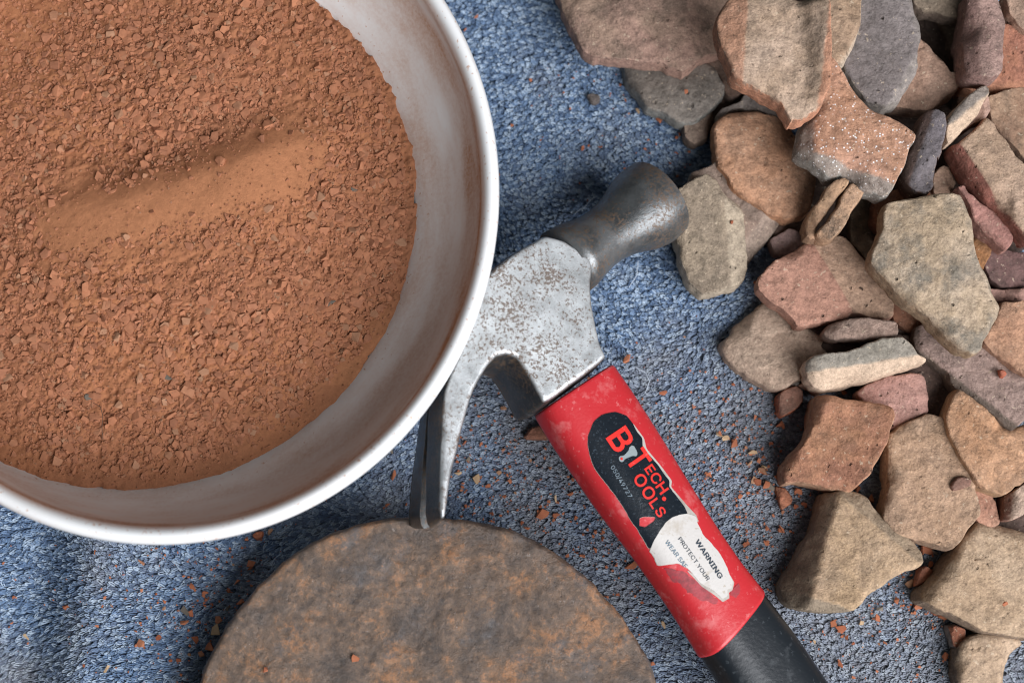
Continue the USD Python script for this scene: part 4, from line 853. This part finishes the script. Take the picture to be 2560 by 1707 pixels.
sherd('narrow dark grey upright sherd with a brown left side beside the mica-flecked one', 'B 1280,1340 1330,1200 1390,1105 1490,1072 1580,1112 1597,1230 1562,1400 1532,1560 E 1510,150 1502,300 1482,440 1450,482 1380,522 1290,502 1222,442 1180,360 1160,300 1200,190 1260,60', 33, (0.1, 0.05), ('6d6a6b', '64605f', '5f4b3e', dict(soot=0.2)), thick=13, bevel=0.7, amp=0.8, creases='B 1470,1100 E 1240,440 0.7 0.9')
sherd('long tan slab sherd with a red-brown broken left edge at the right of the pile', 'B 1640,1422 1720,1392 1850,1282 1992,1142 2092,1182 2112,1290 2250,1440 E 2200,20 2420,300 2420,1020 2280,862 2100,702 1950,522 1870,412 1800,362 1720,232 1650,102', 30, (0.03, 0.0), ('b1957a', 'a58a6c', '835040', dict(soot=0.12)), thick=10, bevel=1.0, edge=0.25, creases='E 1740,10 2330,880 0.8 1')
sherd('reddish pink bar-shaped sherd lying beside the long tan slab', 'E 1715,460 1770,440 1812,512 1960,612 2100,722 2212,852 2262,950 2242,1022 2180,1067 2100,1012 1960,882 1870,782 1832,640', 25, (0.05, 0.05), ('a8796a', '9c6d5f', '9a6d5c'), thick=10, bevel=0.7, creases='E 1860,700 2180,1000 0.5 0.5')
sherd('large mottled buff slab with grey stains on top of the middle of the pile', 'E 1000,622 1090,597 1200,570 1300,552 1500,522 1650,507 1740,532 1790,592 1820,702 1862,802 1872,950 1882,1080 1932,1232 2002,1352 2052,1470 F 2110,60 2152,120 2182,190 2172,270 2122,360 2062,450 2042,512 1982,542 1900,512 1780,422 1680,292 1540,182 1400,90 E 1050,1422 900,1272 845,1202 870,1080 920,960 972,850 972,740', 36, (0.02, 0.03), ('b3a083', 'a3906f', '978161', dict(soot=0.75, sootc='6b6860', pits=0.8)), thick=10, amp=0.9, curv=(120, -0.003, -0.006), bevel=0.7, creases='E 900,1190 F 1720,300 0.8 0.4')
sherd('left one of two thin curved rim pieces leaning together under the mica-flecked sherd', 'C 1815,402 1762,370 1700,390 1630,450 1560,530 1430,730 1385,830 1400,930 1440,960 1505,962 1522,925 1500,870 1540,790 1590,700 1700,560 1780,470', 28, (0.15, 0.25), ('a9875f', 'b08a66', '8f7355'), thick=9, bevel=0.7, creases='')
sherd('right one of two thin curved rim pieces leaning together, with a dark stain', 'C 1842,420 1962,492 1902,600 1822,740 1742,870 1672,960 1622,987 1550,967 1503,912 1532,860 1622,760 1702,640 1742,540', 30, (0.1, 0.2), ('b28f6d', 'a88560', '9c7d5c', dict(soot=0.8)), thick=9, bevel=0.7)
sherd('small grey-tan bar sherd lying just above the long cream rim piece', 'F 890,372 930,322 1070,282 1200,277 1290,292 1422,302 1427,390 1380,417 1100,432 930,432 895,402', 20, (0.02, -0.12), ('a58d79', '97806d', '8f7d6d'), thick=8, bevel=0.7, amp=0.6)
sherd('long cream rim sherd with a grey broken upper face in the middle of the pile', 'F 745,640 762,580 822,540 1000,535 1080,520 1200,470 1290,430 1460,410 1532,480 1572,540 1642,592 1500,652 1300,712 1080,762 880,807 822,792 762,722', 23, (0.0, 0.05), ('8f8a7b', '84806f', 'baa285', dict(soot=0.12)), thick=10, bevel=0.7, creases='F 830,660 1580,540 0.45 1.1;F 830,540 850,800 0.5 0.3')
sherd('concave orange-brown sherd with pale scratched right edge on the towel', 'F 830,862 880,842 1020,867 1200,892 1380,927 1402,990 1372,1100 1352,1200 1282,1310 1232,1420 1150,1490 1090,1542 950,1532 800,1502 700,1477 600,1492 588,1440 585,1350 650,1280 740,1190 790,1080 812,970', 19, (0.05, 0.02), ('a5764f', '99694c', 'a8825f', dict(soot=0.3, pits=0.7)), thick=14, bevel=0.7, curv=(135, 0.014, -0.006), amp=0.9, creases='F 1380,960 840,880 0.5 0.3;F 920,850 660,1340 0.8 0.4')
sherd('three-cornered beige sherd with shiny scraped ridge beside the lower end of the hammer', 'G 870,180 960,160 1050,150 1130,165 1200,202 1262,282 1342,352 1422,422 1502,502 1572,562 1612,622 1622,680 1572,722 1490,737 1400,782 1300,862 1212,932 1150,1002 1110,1037 1080,1042 880,1047 770,1032 660,1012 600,972 565,922 560,872 622,762 690,642 742,542 802,450 852,290', 19, (0.02, -0.02), ('b39876', 'a98d68', '857860', dict(soot=0.35)), thick=15, bevel=0.7, curv=(45, 0.012, 0.0), amp=0.7, creases='G 1000,190 790,900 1.15 0.8;G 620,870 1110,1030 0.6 1;G 1570,690 1010,200 0.55 0.8')
# --- loose fragments
FRAG = ('a06147', '96573f', 'a0583a')
sherd('small terracotta lump with a brown top on the towel by the cream sherd', 'F 545,852 600,800 680,780 730,810 732,880 680,940 580,1000 552,970', 8, (0.0, -0.1), ('8f6650', '85604c', 'b06440'), thick=7, bevel=0.5, edge=0.2, amp=0.2, name='sherd_fragment', cat='fragment', creases='')
sherd('tiny grey pebble-like fragment at the tip of the cream sherd', 'F 615,770 660,735 712,750 692,778', 6, (0, 0), ('8d887c', '807a6f', '7d776d'), thick=4, bevel=0.5, edge=0.1, amp=0.1, name='sherd_fragment', cat='fragment')
sherd('pale pinkish wedge fragment under the left end of the long cream rim sherd', 'F 700,772 742,748 800,790 862,832 822,845 780,802', 7, (0, 0), ('b08a70', 'a98067', 'a98067'), thick=4, bevel=0.5, edge=0.1, amp=0.1, name='sherd_fragment', cat='fragment')
sherd('triangular orange chip on the towel left of the three-cornered beige sherd', 'G 528,120 600,140 657,210 640,242 570,292 550,200', 4.6, (0, -0.1), ('b77653', 'ae6d4b', 'a5643f'), thick=2.5, bevel=0.4, edge=0.12, amp=0.1, name='sherd_fragment', cat='fragment')
sherd('terracotta wedge fragment in the gap left of the wide pale buff sherd', 'G 1560,855 1575,790 1592,730 1642,710 1690,742 1650,800', 6, (0.1, 0), ('a0674c', '94593f', 'a8623f'), thick=5, bevel=0.4, edge=0.12, amp=0.2, name='sherd_fragment', cat='fragment', creases='G 1600,840 1640,700 0.4 0.6')
sherd('two-sided terracotta and grey bar fragment on the towel near the bottom right', 'G 1800,1150 1860,1140 1927,1170 1922,1260 1890,1302 1840,1302', 7, (0, 0), ('a5684a', '985c40', '7d776d'), thick=6, bevel=0.4, edge=0.1, amp=0.15, name='sherd_fragment', cat='fragment', creases='')
sherd('dark brown round chip resting on the large flat buff sherd', 'G 1825,122 1842,85 1865,60 1920,47 1967,72 1962,110 1900,132 1840,150', 20.5, (0, 0), ('866350', '7b5a49', '7b5a49'), thick=2.2, bevel=0.5, edge=0.1, amp=0.1, name='sherd_fragment', cat='fragment')
sherd('orange square chip resting on the brown-grey long sherd', 'F 2172,660 2200,655 2232,680 2205,712 2185,705', 22.5, (0, 0), ('b86444', 'b05c3e', 'a85538'), thick=2.0, bevel=0.3, edge=0.08, amp=0.05, name='sherd_fragment', cat='fragment')
sherd('small dark grey chip alone on the blue towel left of the pile', 'A 345,930 385,910 470,935 465,990 410,1012 375,985', 4.2, (0, 0), ('6d675f', '5f5a54', '5f5a54'), thick=2.5, bevel=0.4, edge=0.1, amp=0.1, name='sherd_fragment', cat='fragment')
sherd('terracotta lump half hidden under the top of the red hammer sleeve', 'I 1100,760 1150,690 1230,660 1300,700 1300,770 1180,770', 5.5, (0, 0), ('8f6046', '84573f', '84573f'), thick=5, bevel=0.6, edge=0.15, amp=0.3, name='sherd_fragment', cat='fragment')
sherd('orange chip under the rim of the bowl, the larger of two', 'R 2115,330 2150,300 2205,295 2195,340 2160,365', 5.0, (0, 0), ('b5683f', 'ad6039', 'a55a36'), thick=2.2, bevel=0.3, edge=0.1, amp=0.1, name='sherd_fragment', cat='fragment')

# ------------------------------------------------------------------ chips scattered on the towel and the disc
def chip_at(p, size, z=None, m_=None, seed=0, label=None, group='terracotta chips scattered on the towel', elong=1.0, yaw=None):
    r = np.random.default_rng(5000 + seed)
    q = on_z([p], 3.0)[0]
    if z is None: z = 1.5 + float(towel_h(q[0], q[1])) + r.uniform(0.2, 0.9)
    q = on_z([p], z)[0]
    v, f = chip_mesh(r, flat=r.uniform(0.18, 0.42), n=8)
    v = v * (size * 0.5) * [elong, 1, 1]
    v = v @ rotm(r.uniform(0, 6.28) if yaw is None else yaw, abs(r.normal(0, 0.25)), r.uniform(0, 6.28)).T + [q[0], q[1], z + 0.3]
    return tag(obj('terracotta_chip', (v, f), m_ or M_CHIP, None, smooth=False), label or 'small orange terracotta chip on the blue towel', 'chip', group)
cs_ = 0
big = [('Q 1715,90', 4.6), ('R 2140,325', 0), ('R 2280,300', 3.2), ('R 2070,375', 2.2), ('R 1190,550', 2.3), ('R 560,940', 2.9), ('R 110,1060', 1.8), ('R 225,1190', 2.3), ('R 820,1090', 1.7), ('R 1185,1240', 3.6),
       ('R 1330,1190', 1.9), ('R 1560,960', 3.4), ('R 1550,1050', 3.6), ('R 1610,985', 2.2), ('R 1640,1200', 3.0), ('R 1830,1040', 3.2), ('R 1810,1135', 3.4), ('R 1985,725', 2.9), ('R 2010,880', 3.2), ('R 1615,755', 1.9), ('R 1725,810', 2.1),
       ('R 1920,790', 1.9), ('R 2110,565', 2.4), ('R 1765,1270', 3.6), ('R 1690,1320', 3.2), ('R 900,1450', 1.8), ('R 1500,1370', 2.0), ('R 800,470', 1.6), ('R 1915,945', 2.0), ('R 1380,940', 1.6), ('R 1190,790', 1.5), ('R 2095,610', 2.0),
       ('A 1060,1180', 3.2), ('A 950,1110', 2.6), ('A 840,1090', 1.6), ('A 715,985', 1.4), ('A 300,1470', 1.5), ('A 1245,1320', 1.4), ('H 1460,70', 1.4), ('H 1155,5', 1.3), ('C 180,1355', 1.6), ('C 885,1395', 1.7),
       ('I 640,815', 2.4), ('I 730,1090', 3.0), ('I 815,1145', 2.2), ('I 660,930', 2.6), ('I 935,535', 1.7), ('I 765,820', 1.6), ('I 900,1040', 2.2), ('I 885,1110', 1.5), ('I 985,1105', 1.7), ('I 1205,1105', 1.6), ('I 1345,1240', 1.9),
       ('I 1460,1205', 2.4), ('I 1120,1465', 2.2), ('I 1350,1375', 1.9), ('I 1290,1265', 1.5), ('I 1500,1390', 1.8), ('I 70,1060', 2.6), ('I 30,1295', 1.8), ('I 1300,1000', 1.8), ('I 575,1040', 1.9), ('I 60,870', 1.9), ('I 1150,945', 1.7),
       ('J 525,85', 3.2), ('J 690,240', 2.9), ('J 900,615', 2.4), ('J 1020,470', 3.0), ('J 1095,515', 2.2), ('J 1130,550', 2.4), ('J 1145,600', 3.4), ('J 1110,645', 3.8), ('J 1165,660', 3.6), ('J 1215,630', 2.4), ('J 1045,715', 1.9),
       ('J 1160,855', 2.2), ('J 1230,865', 2.9), ('J 1165,925', 2.4), ('J 1075,930', 2.4), ('J 955,430', 2.2), ('J 1310,695', 2.6), ('J 1300,760', 2.2), ('J 540,545', 1.9), ('J 255,985', 2.0), ('J 320,990', 2.4), ('J 545,1030', 3.4), ('J 595,1200', 1.6),
       ('J 485,1165', 1.8), ('J 695,1300', 1.8), ('J 645,1480', 2.0), ('J 380,960', 2.4), ('J 1115,360', 1.8), ('J 1225,390', 3.0),
       ('G 1005,1165', 4.0), ('G 950,1135', 2.2), ('G 1270,1085', 3.4), ('G 1290,1020', 2.6), ('G 1160,1120', 1.7), ('G 1410,950', 3.2), ('G 1580,1000', 3.6), ('G 1680,1040', 2.6), ('G 1760,1080', 3.2), ('G 1000,1430', 2.4), ('G 990,1405', 1.8),
       ('G 1770,1370', 2.6), ('G 1050,1230', 2.0), ('G 815,1270', 1.6), ('G 460,425', 2.4), ('G 560,440', 2.2), ('G 315,540', 2.2), ('G 460,535', 2.2), ('G 375,630', 1.8), ('G 1640,580', 4.0), ('G 1690,600', 3.4), ('G 1660,690', 3.0), ('G 1535,520', 2.4),
       ('G 1510,830', 3.0), ('G 1130,140', 3.0), ('G 1225,210', 2.6), ('G 740,260', 3.0), ('G 690,165', 3.2), ('G 435,20', 2.6), ('F 410,1020', 1.8), ('F 225,1195', 3.2), ('F 355,1270', 2.4), ('F 490,1200', 2.0), ('F 570,1070', 3.4), ('F 335,1340', 2.2),
       ('F 1030,820', 3.2), ('F 430,1400', 3.6), ('F 470,1510', 3.8), ('F 390,1480', 3.4), ('F 30,1430', 2.6), ('F 160,1165', 2.4), ('F 115,1130', 2.2), ('L 1105,1020', 1.8), ('A 1220,1505', 1.3), ('A 1345,1490', 1.3), ('B 2000,-5', 0), ('S 1190,45', 1.9), ('S 1163,76', 1.4), ('S 1280,315', 1.6)]
def zone_(p):
    x, y = p
    if y < 600 and x < 1850: return 'above the hammer head' if x < 1700 else 'in the upper gap of the pile'
    if x < 560: return 'in the bottom left corner'
    if x < 1000: return 'left of the iron disc' if y > 1400 else 'just below the bowl rim'
    if x < 1250: return 'near the tip of the claw'
    if x < 1560 and y < 1330: return 'between the claw and the red sleeve'
    if x < 1640: return 'between the iron disc and the red sleeve'
    if y < 1130: return 'right of the top of the sleeve' if x < 1800 else 'by the cream pointed sherd'
    if y < 1330 and x < 2010: return 'left of the concave orange-brown sherd'
    if x < 1990 and y < 1520: return 'left of the three-cornered sherd'
    if y < 1450: return 'in the gap between the three-cornered and pale buff sherds'
    if x < 2200: return 'below the three-cornered sherd'
    return 'beside the pale buff sherd at the bottom right'
for i, (t, s) in enumerate(big):
    if s <= 0: continue
    mm = M_CREAMCHIP if i % 9 == 7 else M_GREYCHIP if i % 17 == 11 else M_CHIP
    kind_ = {M_CREAMCHIP: 'pale cream', M_GREYCHIP: 'dull grey'}.get(mm, 'larger orange' if s >= 3.0 else 'small orange' if s >= 2.0 else 'tiny orange')
    chip_at(P_(t), s, m_=mm, seed=i, elong=1.0 + 0.5 * (i % 3 == 1),
            label='%s chip on the towel %s' % (kind_, zone_(P_(t))), group='%s chips on the towel %s' % (kind_, zone_(P_(t))))
for i, (t, s, lab) in enumerate([('Q 360,855', 2.4, 'elongated orange chip on the lower left of the iron disc'), ('Q 800,790', 2.6, 'orange chip on the rusty middle of the iron disc')]):
    chip_at(P_(t), s, z=29.6, seed=300 + i, label=lab, group='chips on the iron disc', elong=1.3)
for i, (t, s, zz, lab) in enumerate([('A 1310,895', 1.9, 15.2, 'orange crumb on the olive-grey flat sherd'), ('G 2210,985', 2.0, 16.5, 'dark orange chip on the wide pale buff sherd'), ('C 665,805', 1.7, 18.5, 'thin red chip on the olive beige slab sherd')]):
    chip_at(P_(t), s, z=zz, seed=330 + i, label=lab, group='chips lying on sherds')
# fine crumbs nobody could count, around the hammer, the disc and the pile
zones = [('I 900,1150', 26, 210), ('J 500,900', 22, 120), ('F 330,1250', 22, 150), ('R 1800,900', 26, 190), ('G 1300,1150', 30, 120), ('G 500,400', 22, 90), ('J 700,400', 24, 80), ('A 700,1100', 34, 60), ('R 700,900', 50, 40), ('G 1650,900', 12, 70)]
cp = []
for t, sd, n in zones:
    c0 = on_z([P_(t)], 2)[0, :2]; cp.append(c0 + rng.normal(0, sd * 0.6, (int(n * 2.2), 2)))
cp = np.vstack(cp)
sz = np.clip(rng.lognormal(-1.15, 0.45, len(cp)), 0.14, 0.75)
pos = np.c_[cp, towel_h(cp[:, 0], cp[:, 1]) + 1.9]
crumbs = thing('crumbs', 'fine orange crumbs sprinkled over the blue towel', 'crumbs'); tag(crumbs, kind='stuff')
instancer('crumb_grains', crumbs, [(c, M_CHIP) for c in chips], rng.integers(0, 12, len(cp)), pos, quats(rng.uniform(0, 6.28, len(cp)), np.abs(rng.normal(0, 0.35, len(cp))), rng.uniform(0, 6.28, len(cp))), np.c_[sz, sz, sz])

# lint threads
def thread(pts, label, r=0.13):
    p = px(pts); q = on_z(p, 4.0); q[:, 2] = towel_h(q[:, 0], q[:, 1]) + 2.6
    k = len(q); t = np.linspace(0, k - 1, 6 * k)
    path = np.c_[[np.interp(t, np.arange(k), q[:, i]) for i in range(3)]].T
    path = path + np.c_[fb(path, 0.5, 2, 31), fb(path, 0.5, 2, 32), 0 * t] * 0.5
    tag(obj('lint_thread', tube(path, r, 5), M_LINT), label, 'thread')
thread('J 520,130 570,125 620,150 635,185 610,235 625,240', 'pale curled thread of lint on the towel right of the sleeve')
thread('H 1400,535 1480,480 1545,410', 'short pale thread sticking out beside the hammer head')
thread('H 1870,880 1860,980 1800,1080', 'pale loose thread on the towel under the hammer neck')

# ------------------------------------------------------------------ towel pile (loops), last because it is the largest
LX, LY = np.meshgrid(np.arange(-176, 177, 0.98), np.arange(-122, 122, 0.7), indexing='ij')
lp = np.c_[LX.ravel(), LY.ravel()]
lp = lp + rng.uniform(-0.45, 0.45, lp.shape)
keep = (np.hypot((lp[:, 0] - BASE[0]) , (lp[:, 1] - BASE[1])) > 72) & (np.hypot(lp[:, 0] - dc[0], lp[:, 1] - dc[1]) > dr - 3)
lp = lp[keep]
ang = math.pi + 0.95 * fb(lp, 1 / 34, 3, 55) + 0.3 * fb(lp, 1 / 6, 2, 56) + rng.normal(0, 0.38, len(lp))
eps = 0.5
sx = (towel_h(lp[:, 0] + eps, lp[:, 1]) - towel_h(lp[:, 0] - eps, lp[:, 1])) / (2 * eps); sy = (towel_h(lp[:, 0], lp[:, 1] + eps) - towel_h(lp[:, 0], lp[:, 1] - eps)) / (2 * eps)
tl = np.arctan(np.hypot(sx, sy)); az = np.arctan2(sy, sx) - np.pi / 2
az = az + 0.0
sc_ = rng.uniform(0.85, 1.2, len(lp))
instancer('pile_loops', towel, loops, rng.integers(0, 8, len(lp)), np.c_[lp, towel_h(lp[:, 0], lp[:, 1]) - 0.1], quats(ang, tl, az), np.c_[sc_, sc_, sc_], label='blue terry loops standing up from the towel')
